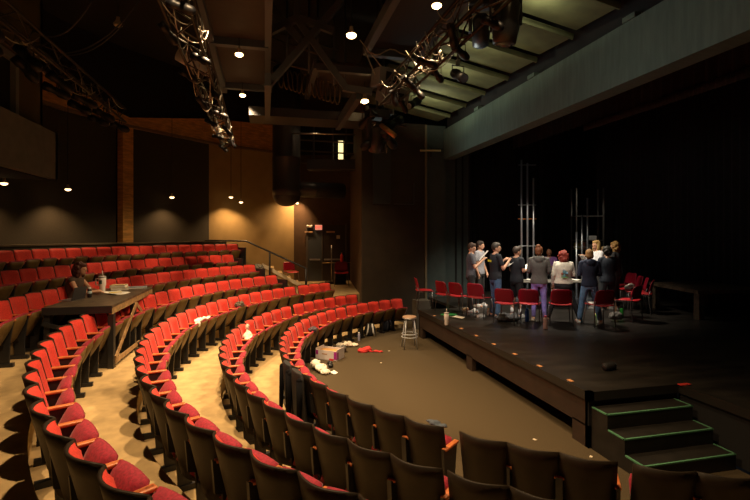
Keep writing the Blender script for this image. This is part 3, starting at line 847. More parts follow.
# distant one high on the left and work lights above the stage
house_lamp(at(118, 24, 11), 'dim pendant lamp high above the far rows, unlit', .2, 1.2, 1.5, m='cream')
light('work_light', 'SPOT', (6.6, 10.0, 5.0), 760, NEUT, (6.9, 10.9, .7), 95, .8, .25)
light('work_light', 'SPOT', (5.35, 8.2, 4.85), 330, NEUT, (6.6, 10.6, .9), 60, .7, .2)
light('work_light', 'SPOT', (2.7, 7.4, 4.9), 260, (1, .95, .9), (6.8, 10.8, 1.0), 38, .8, .2)
light('added_header_wash', 'SPOT', (2.9, 11.6, 4.9), 60, COOL, (5.5, 10.0, 5.6), 150, 1, .3)  # two unseen spots added to brighten the header; no fixture belongs to them
light('added_header_wash', 'SPOT', (2.6, 6.0, 4.7), 45, COOL, (5.5, 5.0, 5.6), 150, 1, .3)
light('reflector_light', 'SPOT', at(441, 96, 10.3), 34, (1, .95, .6), at(441, 96, 10.3) + Vector((.5, .3, 1)), 150, .6, .05)
light('reflector_light', 'SPOT', at(424, 120, 12.2), 34, (1, .95, .6), at(424, 120, 12.2) + Vector((.5, .3, 1)), 150, .6, .05)
light('reflector_light', 'SPOT', at(470, 72, 8.8), 26, (1, .95, .6), at(470, 72, 8.8) + Vector((.5, .3, 1)), 150, .6, .05)
light('reflector_light', 'SPOT', at(535, 20, 7.2), 16, (1, .95, .6), at(535, 20, 7.2) + Vector((.5, .3, 1)), 150, .6, .05)

# ------------------------------------------------------------------ people
def remeshed(mb, name, m, vox, parent=None, loc=None, rz=None, smooth=2):
    me = mb.mesh('tmp'); o = bpy.data.objects.new('tmp', me); COL.objects.link(o)
    md = o.modifiers.new('r', 'REMESH'); md.mode = 'VOXEL'; md.voxel_size = vox; md.use_smooth_shade = True
    sm = o.modifiers.new('s', 'SMOOTH'); sm.iterations = smooth; sm.factor = .5
    bpy.context.view_layer.update()
    out = bpy.data.meshes.new_from_object(o.evaluated_get(bpy.context.evaluated_depsgraph_get()))
    bpy.data.objects.remove(o); out.name = name; out.materials.clear(); out.materials.append(m)
    out.polygons.foreach_set('use_smooth', [True] * len(out.polygons))
    r = link(name, out, parent, loc)
    if rz is not None: r.rotation_euler = (0, 0, rz)
    return r


SKIN = pm('skin_light', (.55, .30, .19), .55); SKINB = pm('skin_brown', (.18, .075, .035), .5)
RINGS = [(.80, .125, .10), (.87, .165, .118), (.95, .16, .112), (1.05, .132, .10), (1.15, .138, .105), (1.28, .165, .115), (1.38, .17, .10), (1.44, .125, .078), (1.49, .06, .06)]


def person(loc, rz, lab, h=1.72, skin=SKIN, shirt=(.1, .1, .1), sleeve='short', hood=False, hem=.86, wide=1.0,
           pants=(.02, .02, .02), leg='long', shoes=(.6, .6, .58), hair=(.05, .03, .02), hstyle='short', arms='hold',
           head_yaw=0, head_pitch=0, lean=0, seated=False, shade=None, name='person', socks=None, feet=.1):
    s = h / 1.72
    K = Matrix.Scale(s, 4)
    dz = 0
    sh = lambda y, z: (y + math.tan(R(lean)) * max(0, z - .9))

    def P(x, y, z): return (x * s, sh(y, z) * s, z * s)
    def ringset(grow, z0, z1):
        rs = []
        zs = [r[0] for r in RINGS]

        def it(z):
            for a, b in zip(RINGS, RINGS[1:]):
                if a[0] <= z <= b[0]:
                    u = (z - a[0]) / (b[0] - a[0]); return a[1] + (b[1] - a[1]) * u, a[2] + (b[2] - a[2]) * u
            return RINGS[0][1:] if z < RINGS[0][0] else RINGS[-1][1:]
        n = 12
        for i in range(n + 1):
            z = z0 + (z1 - z0) * i / n; rx, ry = it(z); k = wide if z < 1.42 else 1
            rs.append((0, sh(0, z) * s, z * s, (rx * k + grow) * s, (ry * k + grow) * s))
        return rs
    # joints
    if seated:
        hips = [(-.09, .0, .93), (.09, .0, .93)]; knees = [(-.1, .42, .93), (.1, .42, .93)]; ank = [(-.1, .40, .52), (.1, .40, .52)]
    else:
        hips = [(-.085, 0, .90), (.085, 0, .90)]; knees = [(-.09 - feet * .2, .02, .49), (.09 + feet * .2, .02, .49)]; ank = [(-.09 - feet * .4, -.02, .09), (.09 + feet * .4, -.02, .09)]
    if arms == 'hold':
        el = [(-.225, .02, 1.14), (.225, .02, 1.14)]; wr = [(-.13, .25, 1.17), (.13, .25, 1.17)]
    elif arms == 'down':
        el = [(-.25, -.01, 1.13), (.25, -.01, 1.13)]; wr = [(-.25, .08, .90), (.25, .08, .90)]
    elif arms == 'high':
        el = [(-.23, .08, 1.13), (.23, .08, 1.13)]; wr = [(-.12, .27, 1.30), (.12, .27, 1.30)]
    elif arms == 'side':
        el = [(-.24, -.02, 1.13), (.235, .0, 1.14)]; wr = [(-.24, .06, .90), (.13, .24, 1.16)]
    elif arms == 'table':
        el = [(-.24, .20, 1.20), (.24, .20, 1.20)]; wr = [(-.05, .40, 1.20), (.12, .44, 1.20)]
    shd = [(-.175, 0, 1.41), (.175, 0, 1.41)]
    body = MB()
    body.loft(ringset(0, .80, 1.49), 18)
    body.capsule(P(0, 0, 1.42), P(0, .02, 1.56), .054 * s, .05 * s)
    for i in (0, 1):
        body.capsule(P(*hips[i]), P(*knees[i]), .085 * s, .055 * s); body.capsule(P(*knees[i]), P(*ank[i]), .054 * s, .036 * s)
        a = ank[i]; body.capsule(P(a[0], a[1] - .03, a[2] - .04), P(a[0] * 1.15, a[1] + .15, a[2] - .055), .036 * s, .03 * s)
        body.capsule(P(*shd[i]), P(*el[i]), .05 * s, .038 * s); body.capsule(P(*el[i]), P(*wr[i]), .038 * s, .026 * s)
        # hand: palm, four fingers with a bend, thumb leaving the side of the palm
        e_, w_ = Vector(P(*el[i])), Vector(P(*wr[i])); d = (w_ - e_).normalized()
        side = Vector((1, 0, 0)) if i == 0 else Vector((-1, 0, 0))
        side = (side - d * side.dot(d)).normalized(); up = d.cross(side)
        if up.z > 0: up = -up
        pc = w_ + d * .05 * s
        body.capsule(w_, pc + d * .03 * s, .026 * s, .032 * s)
        for j in range(4):
            b0 = pc + d * .035 * s + side * (.026 - .0175 * j) * s; L = (.036, .042, .039, .030)[j] * s
            b1 = b0 + d * L + up * .012 * s; b2 = b1 + d * L * .55 + up * L * .6
            body.capsule(b0, b1, .0095 * s, .009 * s, 6); body.capsule(b1, b2, .009 * s, .0075 * s, 6)
        t0 = pc + side * .024 * s; t1 = t0 + (side + d * .6).normalized() * .035 * s; t2 = t1 + d * .03 * s
        body.capsule(t0, t1, .012 * s, .0105 * s, 6); body.capsule(t1, t2, .0105 * s, .0085 * s, 6)
    hc = Vector(P(0, .02, 1.605)); HM = Matrix.Translation(hc) @ Matrix.Rotation(R(head_yaw), 4, 'Z') @ Matrix.Rotation(R(-head_pitch), 4, 'X') @ K
    body.ball((0, 0, .005), (.077, .097, .112), 16, 12, HM); body.ball((0, .03, -.05), (.056, .062, .062), 14, 10, HM)
    body.ball((0, .097, -.015), (.013, .02, .024), 8, 6, HM); body.ball((0, .088, -.055), (.024, .012, .008), 8, 6, HM)
    body.ball((0, .085, .02), (.05, .014, .009), 8, 6, HM)
    for x in (-1, 1): body.ball((x * .078, .0, -.01), (.010, .02, .032), 8, 6, HM)
    t = remeshed(body, name, skin, .0085 * s, None, loc, rz, 2)
    tag(t, lab, 'person')
    # eyes, lips
    ey = MB()
    for x in (-1, 1): ey.ball((x * .031, .086, .0), (.011, .009, .007), 8, 6, HM)
    MB().ball((-.031, .085, .0), (.012, .009, .007), 8, 6, HM).build('eye', pm('eye_dark', (.05, .03, .02), .3), t, True)
    MB().ball((.031, .085, .0), (.012, .009, .007), 8, 6, HM).build('eye', pm('eye_dark', (.05, .03, .02), .3), t, True)
    MB().ball((0, .096, -.055), (.022, .007, .006), 8, 6, HM).build('lips', pm('lips', (.45, .13, .11), .5), t, True)
    # shirt
    g = .02 if hood or sleeve == 'long' else .014
    sm = MB(); sm.loft(ringset(g, hem, 1.455), 18)
    for i in (0, 1):
        sm.capsule(P(*shd[i]), P(shd[i][0] * .5, 0, 1.44), .064 * s, .05 * s)
        e_ = Vector(el[i]); S = Vector(shd[i])
        if sleeve == 'short': sm.capsule(P(*S), P(*S.lerp(e_, .62)), .063 * s, .058 * s)
        elif sleeve == 'long':
            sm.capsule(P(*S), P(*e_), .064 * s, .054 * s); sm.capsule(P(*e_), P(*e_.lerp(Vector(wr[i]), .93)), .054 * s, .036 * s)
    if hood:
        sm.capsule(P(-.09, -.05, 1.45), P(.09, -.05, 1.45), .05 * s, .05 * s); sm.ball(P(0, -.10, 1.42), (.10 * s, .055 * s, .09 * s))
        sm.tube([P(.09 * math.cos(a), .02 + .085 * math.sin(a), 1.475) for a in [k * math.pi / 8 for k in range(17)]], .028 * s)
    sname = 'hoodie' if hood else ('sweater' if sleeve == 'long' else 'shirt')
    key = 'cloth_%d_%d_%d' % tuple(int(c * 255) for c in shirt)
    so = remeshed(sm, sname, pm(key, shirt, .85, noise=.12, scale=25), .011 * s, t, smooth=3)
    # trousers
    tr = MB()
    if leg != 'none':
        tr.loft(ringset(.009, .80, 1.0), 18)
        for i in (0, 1):
            Hh, Kn, An = Vector(hips[i]), Vector(knees[i]), Vector(ank[i]); gg = .013 if leg != 'tight' else .006
            if leg == 'shorts': tr.capsule(P(*Hh), P(*Hh.lerp(Kn, .9)), .10 * s, .078 * s)
            else:
                tr.capsule(P(*Hh), P(*Kn), (.088 + gg) * s, (.056 + gg) * s); tr.capsule(P(*Kn), P(*Kn.lerp(An, .93)), (.056 + gg) * s, (.040 + gg * (1.6 if leg == 'long' else 1)) * s)
        key = 'pants_%d_%d_%d' % tuple(int(c * 255) for c in pants)
        remeshed(tr, {'long': 'trousers', 'tight': 'leggings', 'shorts': 'shorts'}[leg], pm(key, pants, .85, noise=.15, scale=18), .011 * s, t, smooth=3)
    for i in (0, 1):
        a = ank[i]
        MB().loft([(a[0] * s * 1.06, (a[1] + .045) * s, (a[2] - .09 + z) * s, rx * s, ry * s) for z, rx, ry in ((.0, .045, .128), (.02, .048, .134), (.045, .044, .125), (.07, .038, .09), (.095, .036, .06))], 14).build('shoe', pm('shoe_%d%d%d' % tuple(int(c * 99) for c in shoes), shoes, .6), t, True)
        if socks:
            MB().capsule(P(a[0], a[1], a[2] - .01), P(a[0], a[1] + .005, a[2] + .12), .043 * s, .045 * s).build('sock', pm('sock_white', (.75, .75, .73), .9), t, True)
    # hair
    hb = MB()
    if hstyle != 'bald':
        hb.ball((0, -.018, .03), (.09, .098, .108), 16, 12, HM)
        hb.ball((0, .03, .075), (.075, .07, .05), 12, 8, HM)
        if hstyle in ('long', 'curlylong'):
            hb.ball((0, -.06, -.07), (.095, .06, .13), 12, 10, HM)
            for x in (-1, 1): hb.ball((x * .075, -.01, -.06), (.03, .06, .11), 10, 8, HM)
        if hstyle == 'bob':
            hb.ball((0, -.045, -.03), (.093, .075, .08), 12, 10, HM)
        if hstyle == 'bun':
            hb.ball((0, -.05, .125), (.055, .055, .045), 12, 8, HM); hb.ball((0, -.06, -.03), (.07, .05, .06), 10, 8, HM)
        if hstyle in ('curly', 'curlylong'):
            rr = random.Random(5)
            for k in range(70):
                u = rr.uniform(-1, 1); a = rr.uniform(math.pi * .95, math.pi * 2.05); q = math.sqrt(1 - u * u)
                zc = .02 if hstyle == 'curly' else -.03; zs = .11 if hstyle == 'curly' else .16; HR = .10 if hstyle == 'curly' else .115
                hb.ball((HR * q * math.cos(a), HR * q * math.sin(a) + .0, zc + zs * u), rr.uniform(.02, .036), 6, 5, HM)
        key = 'hair_%d_%d_%d' % tuple(int(c * 999) for c in hair)
        remeshed(hb, 'hair', pm(key, hair, .6, noise=.3, scale=60, bump=.6), .010 * s, t, smooth=2 if 'curly' not in hstyle else 1)
    return t, so, P


def script_paper(loc, rz, tilt, lab, w_=.25, h_=.32):
    mb = MB(); vs = []; n = 6
    for i in range(n + 1):
        x = (i / n - .5) * w_; z = .02 * (2 * i / n - 1) ** 2
        vs += [(x, -h_ / 2, z), (x, h_ / 2, z), (x, h_ / 2, z + .006), (x, -h_ / 2, z + .006)]
    fs = [(i * 4 + k, i * 4 + (k + 1) % 4, i * 4 + 4 + (k + 1) % 4, i * 4 + 4 + k) for i in range(n) for k in range(4)] + [(0, 1, 2, 3), (n * 4 + 3, n * 4 + 2, n * 4 + 1, n * 4)]
    mb.add(vs, fs)
    o = mb.build('script_pages', M['paper'], loc=loc); o.rotation_euler = (R(tilt), 0, rz); o.rotation_mode = 'XYZ'
    o.rotation_euler = (Matrix.Rotation(rz, 3, 'Z') @ Matrix.Rotation(R(tilt), 3, 'X')).to_euler()
    return tag(o, lab, 'pages')


def hold_paper(loc, rz, s, lab, z=1.20, y=.38, tilt=35, x=0):
    q = Matrix.Rotation(rz, 3, 'Z') @ Vector((x * s, y * s, z * s)) + Vector(loc)
    return script_paper(q, rz, tilt, lab)


def on_stage(px, d):
    p = at(px, 250, d); p.z = SZ; return p


CEN = on_stage(543, 13.3)
def toward(p, off=0): return face(p, CEN) + R(off)


BLK = (.012, .013, .016)
p = on_stage(471, 11.65); a = toward(p, -42)
person(p, a, 'person in grey t-shirt and black trousers reading pages, nearest the grey flats', 1.74, shirt=(.085, .085, .10), hair=(.05, .025, .012), arms='high', head_yaw=-25, head_pitch=10)
hold_paper(p, a, 1.0, 'white pages held by the person in the grey t-shirt', 1.42, .33, 50, -.02)
p = on_stage(479.5, 12.5); a = toward(p, -60)
person(p, a, 'person in pale grey shirt half hidden behind the one in grey t-shirt', 1.78, shirt=(.28, .28, .31), hair=(.025, .015, .01), arms='down', head_yaw=10)
p = on_stage(495.5, 10.95); a = toward(p, -38)
t, so, P = person(p, a, 'person in black t-shirt with yellow back print and blue jeans', 1.76, shirt=(.01, .012, .017), pants=(.07, .14, .26), hair=(.03, .022, .014), hstyle='short', arms='high', head_yaw=-30, shoes=(.08, .08, .09), wide=1.05)
mb = MB()
for k in range(7): mb.box(((-.12 + k * .024) , -.142, 1.31), ((-.12 + k * .024) + .018, -.110, 1.31 + (.05, .03, .03, .05, .03, .03, .04)[k]))
mb.build('back_print', pm('print_yellow', (.75, .65, .03), .7), t)
hold_paper(p, a, 1.0, 'white pages held by the person with the yellow back print', 1.30, .38, 38, .08)
p = on_stage(516.5, 10.9); a = toward(p, -32)
person(p, a, 'person in plain black t-shirt and black shorts with white socks', 1.67, shirt=(.01, .012, .016), pants=(.008, .009, .01), leg='shorts', hair=(.035, .02, .012), arms='hold', head_yaw=-20, shoes=(.4, .4, .38), socks=True, wide=1.1)
hold_paper(p, a, 1.0, 'white pages held by the person in plain black t-shirt and shorts', 1.18, .36, 20)
p = on_stage(539, 10.45); a = toward(p, 4)
person(p, a, 'person in grey hoodie and lilac leggings with auburn hair in a bun', 1.69, shirt=(.095, .088, .08), sleeve='long', hood=True, pants=(.30, .24, .66), leg='tight', hair=(.16, .05, .015), hstyle='bun', arms='hold', head_yaw=-22, shoes=(.6, .52, .42), feet=.08, wide=1.08)
p = on_stage(563.5, 10.4); a = toward(p, -2)
t, so, P = person(p, a, 'person with red wavy hair in cream sweatshirt with a printed back', 1.58, shirt=(.62, .57, .48), sleeve='long', hood=False, pants=(.01, .01, .013), hair=(.20, .018, .008), hstyle='curlylong', arms='side', shoes=(.2, .4, .5), wide=1.28, feet=.7, hem=.93)
pt = Matrix.Identity(4)
for (x, z, r_, c) in ((0, 1.22, .045, (.1, .25, .3)), (-.05, 1.18, .03, (.3, .1, .06)), (.05, 1.19, .03, (.2, .4, .6)), (0, 1.13, .035, (.1, .35, .1)), (-.02, 1.27, .025, (.35, .35, .4))):
    MB().ball((x, -.165 * .95, z * .92), (r_, .012, r_ * .9), 10, 6).build('back_print', pm('print_%d' % int(c[0] * 100), c), t)
MB().box((-.07, -.160, .998), (.07, -.146, 1.012)).build('back_print', pm('print_green', (.1, .5, .12)), t)
p = on_stage(589.5, 10.2); a = toward(p, -8)
person(p, a, 'person with short light brown hair in navy hoodie and blue jeans', 1.62, shirt=(.016, .024, .055), sleeve='long', hood=True, pants=(.10, .20, .36), hair=(.30, .16, .055), hstyle='bob', arms='hold', shoes=(.6, .6, .58), feet=.35, wide=1.05)
p = on_stage(607.5, 11.0); a = toward(p, -12)
person(p, a, 'person with dark curly hair in navy top and black shorts', 1.66, shirt=(.01, .016, .028), sleeve='long', pants=(.01, .012, .016), leg='shorts', hair=(.014, .012, .008), hstyle='curly', arms='hold', shoes=(.25, .6, .12), wide=1.12, feet=.3)
p = on_stage(597, 12.0); a = toward(p, 60)
person(p, a, 'person with long blonde hair and white top turned sideways, standing behind the navy hoodie', 1.80, shirt=(.65, .65, .68), sleeve='long', hair=(.34, .21, .07), hstyle='long', arms='high', head_yaw=15)
hold_paper(p, a, 1.0, 'white pages held by the long-haired blonde person', 1.3, .36, 50)
p = on_stage(604.5, 12.8); a = toward(p, 45)
person(p, a, 'person with short blonde hair in grey shirt, mostly hidden behind the dark curly hair', 1.62, shirt=(.2, .2, .22), hair=(.36, .22, .09), hstyle='bob', arms='hold')
p = on_stage(615.5, 12.1); a = toward(p, -5)
person(p, a, 'person with long wavy golden hair in black jacket at the far edge of the group', 1.76, shirt=(.02, .02, .022), sleeve='long', hair=(.34, .19, .055), hstyle='curlylong', arms='down')
# the one who faces us on a stool
p = on_stage(549, 14.3); a = face(p, (0, 0))
person(Vector((p.x, p.y, SZ - .22)), a, 'bald person in purple patterned shirt facing the circle from its far side', 1.74, skin=SKINB, shirt=(.10, .035, .14), sleeve='short', hstyle='bald', arms='table', seated=True, head_pitch=8)
st_ = empty('bar_stool', (p.x, p.y, SZ), 0, 'black tall stool under the bald person in purple', 'stool')
MB().lathe([(.17, .58), (.18, .60), (.17, .63)], 16).build('seat', M['black'], st_)
for k in range(4):
    c, s_ = math.cos(k * 1.57 + .78), math.sin(k * 1.57 + .78)
    MB().tube([(c * .12, s_ * .12, .58), (c * .2, s_ * .2, .0)], .012).build('leg', M['black'], st_)
# music stand / table with papers in the middle
q = on_stage(553, 12.3)
tb = empty('folding_table', q, -YAW, 'low table with papers in the middle of the standing circle', 'table')
MB().box((-.9, -.35, .70), (.9, .35, .735), bev=.01).build('tabletop', pm('tabletop_grey', (.15, .14, .12), .5), tb)
for x in (-.8, .8):
    for y in (-.28, .28): MB().tube([(x, y, .70), (x, y, 0)], .016).build('leg', M['steel'], tb)
for i, (x, y, r_) in enumerate(((.55, .1, .3), (.8, -.1, -.2), (-.6, 0, .5))):
    script_paper(Matrix.Rotation(-YAW, 3, 'Z') @ Vector((x, y, .736)) + q, r_, 0, 'white pages lying on the table in the circle, %s' % ('beside the navy hoodie', 'at the table end', 'beside the black shorts')[i])

# chairs in the circle
chairs = [(424.5, 12.4, -75, 'red chair seen edge-on at the outer end of the row, nearest the proscenium wall', .80),
          (447.5, 11.6, 0, 'red chair second from the proscenium wall, next to the edge-on one', .80),
          (461, 11.3, 0, 'red chair behind the person in the grey t-shirt', .80), (480, 10.95, 0, 'red chair behind the person with the yellow back print', .82),
          (507.5, 10.15, -6, 'red chair with a grey backpack under it, behind the plain black t-shirt', .79), (530, 10.1, -3, 'red chair behind the lilac leggings', .79),
          (560, 10.0, 0, 'red chair with white pages on its seat, behind the cream sweatshirt', .80), (599, 9.85, 8, 'red chair with white pages on its seat, behind the blue jeans of the navy hoodie', .80),
          (627.5, 10.5, 18, 'red chair beside the green bottle, nearest the dark table', .82), (641, 11.5, 10, 'red chair seen from its side at the outer end near the dark table', .84),
          (636, 12.0, 10, 'red chair second from the outer end near the dark table', .84), (630.5, 12.5, 8, 'red chair with a white bundle on its seat, third from the outer end', .84),
          (624, 13.4, 5, 'red chair farthest back, showing past the black jacket', .84)]
CH = []
for px, d, off, lab, h in chairs:
    p = on_stage(px, d); rz = toward(p, off) if off != -75 else R(-101); CH.append((p, rz))
    stack_chair(p, rz, lab, h=h)


def on_chair(i, x=0, y=0, z=.485):
    p, rz = CH[i]; return Matrix.Rotation(rz, 3, 'Z') @ Vector((x, y, z)) + p


script_paper(on_chair(6, .0, 0, .48), CH[6][1] + 1.5, 0, 'white pages on the chair behind the cream sweatshirt', .24, .34)
script_paper(on_chair(7, -.02, 0, .48), CH[7][1] + 1.5, 0, 'white pages on the chair behind the navy hoodie', .24, .34)


def lump(name, loc, pts, m, lab, cat, vox=.02, parent_kind=None, rz=0):
    mb = MB()
    for c, r_ in pts: mb.ball(c, r_, 10, 7)
    o = remeshed(mb, name, m, vox, None, loc, rz, 2)
    for v in o.data.vertices:
        n = noise.noise(v.co * 14 + Vector(loc)) * .030 + noise.noise(v.co * 34) * .012
        v.co += v.normal * n; v.co.z = max(v.co.z, 0.001) if name != 'white_sheet' else v.co.z
    return tag(o, lab, cat)


lump('cloth_bundle', on_chair(11, 0, 0, .47), [((0, 0, .06), (.17, .14, .07)), ((.08, .05, .1), (.1, .08, .06)), ((-.1, -.03, .05), (.1, .1, .05))], M['cloth'], 'white bundled cloth on the third chair from the outer end', 'cloth')
lump('bag', on_chair(8, -.33, .1, .05) + Vector((0, 0, .0)), [((0, 0, .06), (.17, .12, .11))], pm('bag_grey', (.12, .11, .10)), 'small grey bag beside the chair with the green bottle', 'bag')


def bottle(name, loc, r_, h, m, mc, lab, cat='bottle', straw=False):
    t = empty(name, loc, 0, lab, cat)
    MB().lathe([(r_ * .92, 0), (r_, .01), (r_, h * .72), (r_ * .9, h * .8), (r_ * .6, h * .86)], 16).build('bottle_body', m, t, True)
    MB().lathe([(r_ * .62, h * .86), (r_ * .66, h * .87), (r_ * .66, h * .98), (r_ * .5, h)], 14).build('cap', mc, t, True)
    return t


def tumbler(loc, lab, s=1, handle=False, rz=0, logo=True):
    t = empty('tumbler', loc, rz, lab, 'tumbler')
    m = pm('tumbler_white', (.78, .74, .74), .35)
    MB().lathe([(.033 * s, 0), (.036 * s, .01), (.037 * s, .09 * s), (.046 * s, .115 * s), (.048 * s, .215 * s), (.044 * s, .22 * s)], 20).build('cup', m, t, True)
    MB().lathe([(.049 * s, .216 * s), (.049 * s, .235 * s), (.03 * s, .24 * s)], 20).build('lid', pm('lid_grey', (.45, .42, .42), .4), t, True)
    MB().tube([(.01, 0, .23 * s), (.0, 0, .31 * s)], .006 * s).build('straw', m, t, True)
    if handle: MB().tube([(-.044 * s, 0, .20 * s), (-.09 * s, 0, .20 * s), (-.093 * s, 0, .13 * s), (-.088 * s, 0, .115 * s), (-.04 * s, 0, .11 * s)], .009 * s).build('handle', m, t, True)
    if logo: MB().box((-.02 * s, -.052 * s, .13 * s), (.024 * s, -.046 * s, .185 * s), bev=.003).build('printed_label', pm('label_teal', (.04, .09, .08), .5), t)
    return t


bottle('water_bottle', atz(527, 321.5, SZ), .045, .30, pm('bottle_blue', (.02, .10, .42), .35), pm('cap_blue', (.03, .16, .5), .4), 'blue metal water bottle on the stage behind the chair of the lilac leggings')
bottle('water_bottle', atz(545.5, 329, SZ), .045, .28, pm('bottle_pale', (.6, .45, .5), .35), pm('cap_pink', (.7, .12, .2), .4), 'white and pink water bottle standing nearest the pit on the stage')
bottle('water_bottle', atz(621.5, 317, SZ), .045, .25, pm('bottle_green', (.03, .5, .05), .35), pm('cap_black', (.02, .02, .02), .4), 'bright green water bottle under the chairs')
bottle('energy_can', atz(488.5, 315.5, SZ), .035, .17, pm('can_white', (.65, .62, .55), .35), pm('can_amber', (.7, .25, .05), .4), 'small white and orange can beside the blue jeans', 'can')
tumbler(atz(446.5, 325, SZ), 'white lidded tumbler standing on the stage edge near the first chairs', 1.15, logo=False)
lump('backpack', atz(508, 321, SZ), [((0, 0, .07), (.30, .18, .09)), ((-.1, .0, .1), (.15, .13, .10)), ((.15, .02, .06), (.17, .14, .07))], pm('backpack_grey', (.055, .055, .06), .8, noise=.3, scale=12), 'slumped grey backpack on the stage under the fifth chair', 'backpack')
q = atz(449, 315, SZ)
tag(MB().box((-.17, -.12, 0), (.17, .12, .02), bev=.004).build('folder', pm('folder_green', (.03, .35, .10), .6), loc=q, rot=(0, 0, .2)), 'green folder lying on the stage under the second chair', 'folder')
script_paper(atz(452, 316.5, SZ) + Vector((0.05, -.2, .003)), .4, 0, 'white pages next to the green folder', .2, .3)
for i, (px, py) in enumerate(((467, 310.5), (474, 312.5), (481, 317))):
    q = atz(px, py, SZ); s_ = empty('shoe', q, R(70 + 20 * i), 'loose pale sneaker on the stage, %s' % ('nearest the green folder', 'in the middle of the loose pairs', 'nearest the white can')[i], 'shoe')
    MB().loft([(0, 0, z, a, b) for z, a, b in ((0, .045, .13), (.02, .048, .135), (.05, .042, .12), (.075, .035, .07))], 12).build('upper', (M['cream'], pm('shoe_grey', (.25, .25, .26)), M['white'])[i], s_, True)
    MB().loft([(0, 0, -.0 + z, .049, .137) for z in (.0, .015)], 12).build('sole', M['white'], s_, True)
q = atz(609, 370, SZ)
bsp = empty('portable_speaker', q, R(8), 'black cylindrical portable speaker lying alone on the stage floor', 'speaker')
mtx = Matrix.Translation((0, 0, .055)) @ Matrix.Rotation(R(90), 4, 'Y')
MB().lathe([(.045, -.10), (.052, -.09), (.054, 0), (.052, .09), (.045, .10)], 18, mtx).build('speaker_body', pm('spk_mesh', (.012, .012, .014), .7, bump=.4, scale=120), bsp, True)
MB().lathe([(.035, .098), (.03, .106)], 16, mtx).build('end_cap', M['black'], bsp, True); MB().lathe([(.03, -.106), (.035, -.098)], 16, mtx).build('end_cap', M['black'], bsp, True)
q = at(416, 305, 12.6)
tag(MB().box((-.22, -.2, 0), (.22, .2, .8), bev=.01).build('equipment_case', pm('case_grey', (.07, .06, .045), .7), loc=(4.35, 12.5, 0), rot=(0, 0, 0)), 'dull grey equipment case beside the far end of the stage', 'case')

# dark worktable on the stage
wt = empty('work_table', (0, 0, SZ), 0, 'large dark wooden worktable standing in shadow on the stage', 'table')
A_, B_, C_, D_ = Vector((9.6, 8.5, 0)), Vector((11.4, 8.3, 0)), Vector((11.75, 10.1, 0)), Vector((10.1, 10.4, 0))
MB().prism([(v.x, v.y) for v in (A_, B_, C_, D_)], .60, .68).build('tabletop', M['plydark'], wt)
mid = (A_ + B_ + C_ + D_) / 4
for v in (A_, B_, C_, D_):
    c = v.lerp(mid, .13); MB().box((c.x - .07, c.y - .07, 0), (c.x + .07, c.y + .07, .60)).build('leg', M['plydark'], wt)

# metal masts of a rolling lift and the props rack upstage
def mast(px_list, d, tops, lab, rungs, name='lift_mast', zb=SZ):
    b0 = on_stage(px_list[0], d); t = empty(name, b0, -YAW, lab, 'mast')
    xs = [(px - px_list[0]) / F * d for px in px_list]
    for x, tp in zip(xs, tops):
        MB().tube([(x, 0, .1), (x, 0, H - (tp - HY) / F * d - SZ)], .028).build('upright', M['alu'], t, True)
    for py, m in rungs:
        z = H - (py - HY) / F * d - SZ
        MB().tube([(xs[0] - .1, 0, z), (xs[-1] + .08, 0, z)], .012).build('rung', m, t)
    MB().box((xs[0] - .25, -.3, 0), (xs[-1] + .25, .3, .1), bev=.01).build('base', M['steel'], t)
    return t


mast([521.5, 527.5, 533.5], 13.7, (160, 163, 178), 'tall aluminium lift mast of three uprights in front of the black drape', [(165, M['alu']), (205, M['alu']), (219, pm('rung_orange', (.6, .2, .05))), (246, M['alu'])])
mast([576.5, 582, 587.5], 13.6, (232, 215, 198), 'stepped aluminium poles in the gap beside the props rack', [(247, M['alu'])])
rk = empty('props_rack', on_stage(588, 16.3), -YAW, 'metal props rack with yellow and white boxes seen through the drape gap', 'rack')
for x in (-.5, .45):
    for y in (-.2, .2): MB().box((x - .02, y - .02, 0), (x + .02, y + .02, 3.6)).build('upright', pm('rack_dark', (.12, .12, .11), .5), rk)
for z in (.5, 1.0, 1.42, 1.75, 2.6):
    MB().box((-.52, -.22, z), (.47, .22, z + .03)).build('shelf', pm('rack_dark', (0, 0, 0)), rk)
for i, (x, z, ww, hh, c) in enumerate(((-.38, 1.45, .14, .22, (.6, .5, .03)), (-.2, 1.45, .14, .26, (.6, .25, .15)), (.1, 1.45, .2, .18, (.5, .5, .5)), (.32, 1.45, .2, .22, (.2, .2, .2)), (.12, 1.78, .25, .14, (.75, .75, .75)), (-.3, 1.03, .2, .25, (.35, .1, .08)))):
    q = Matrix.Rotation(-YAW, 3, 'Z') @ Vector((x, 0, z + .001)) + on_stage(588, 16.3)
    tag(MB().box((-ww / 2, -.12, 0), (ww / 2, .12, hh), bev=.006).build('props_box', pm('pbox%d' % i, c), loc=q, rot=(0, 0, -YAW)), '%s box on the props rack in the drape gap' % ('yellow', 'orange', 'grey', 'dark grey', 'white top-shelf', 'dark red lower-shelf')[i], 'box')
light('rack_light', 'SPOT', (at(590, 150, 15.6).x, at(590, 150, 15.6).y, 5), 60, NEUT, rk.location, 60, .6, .1)

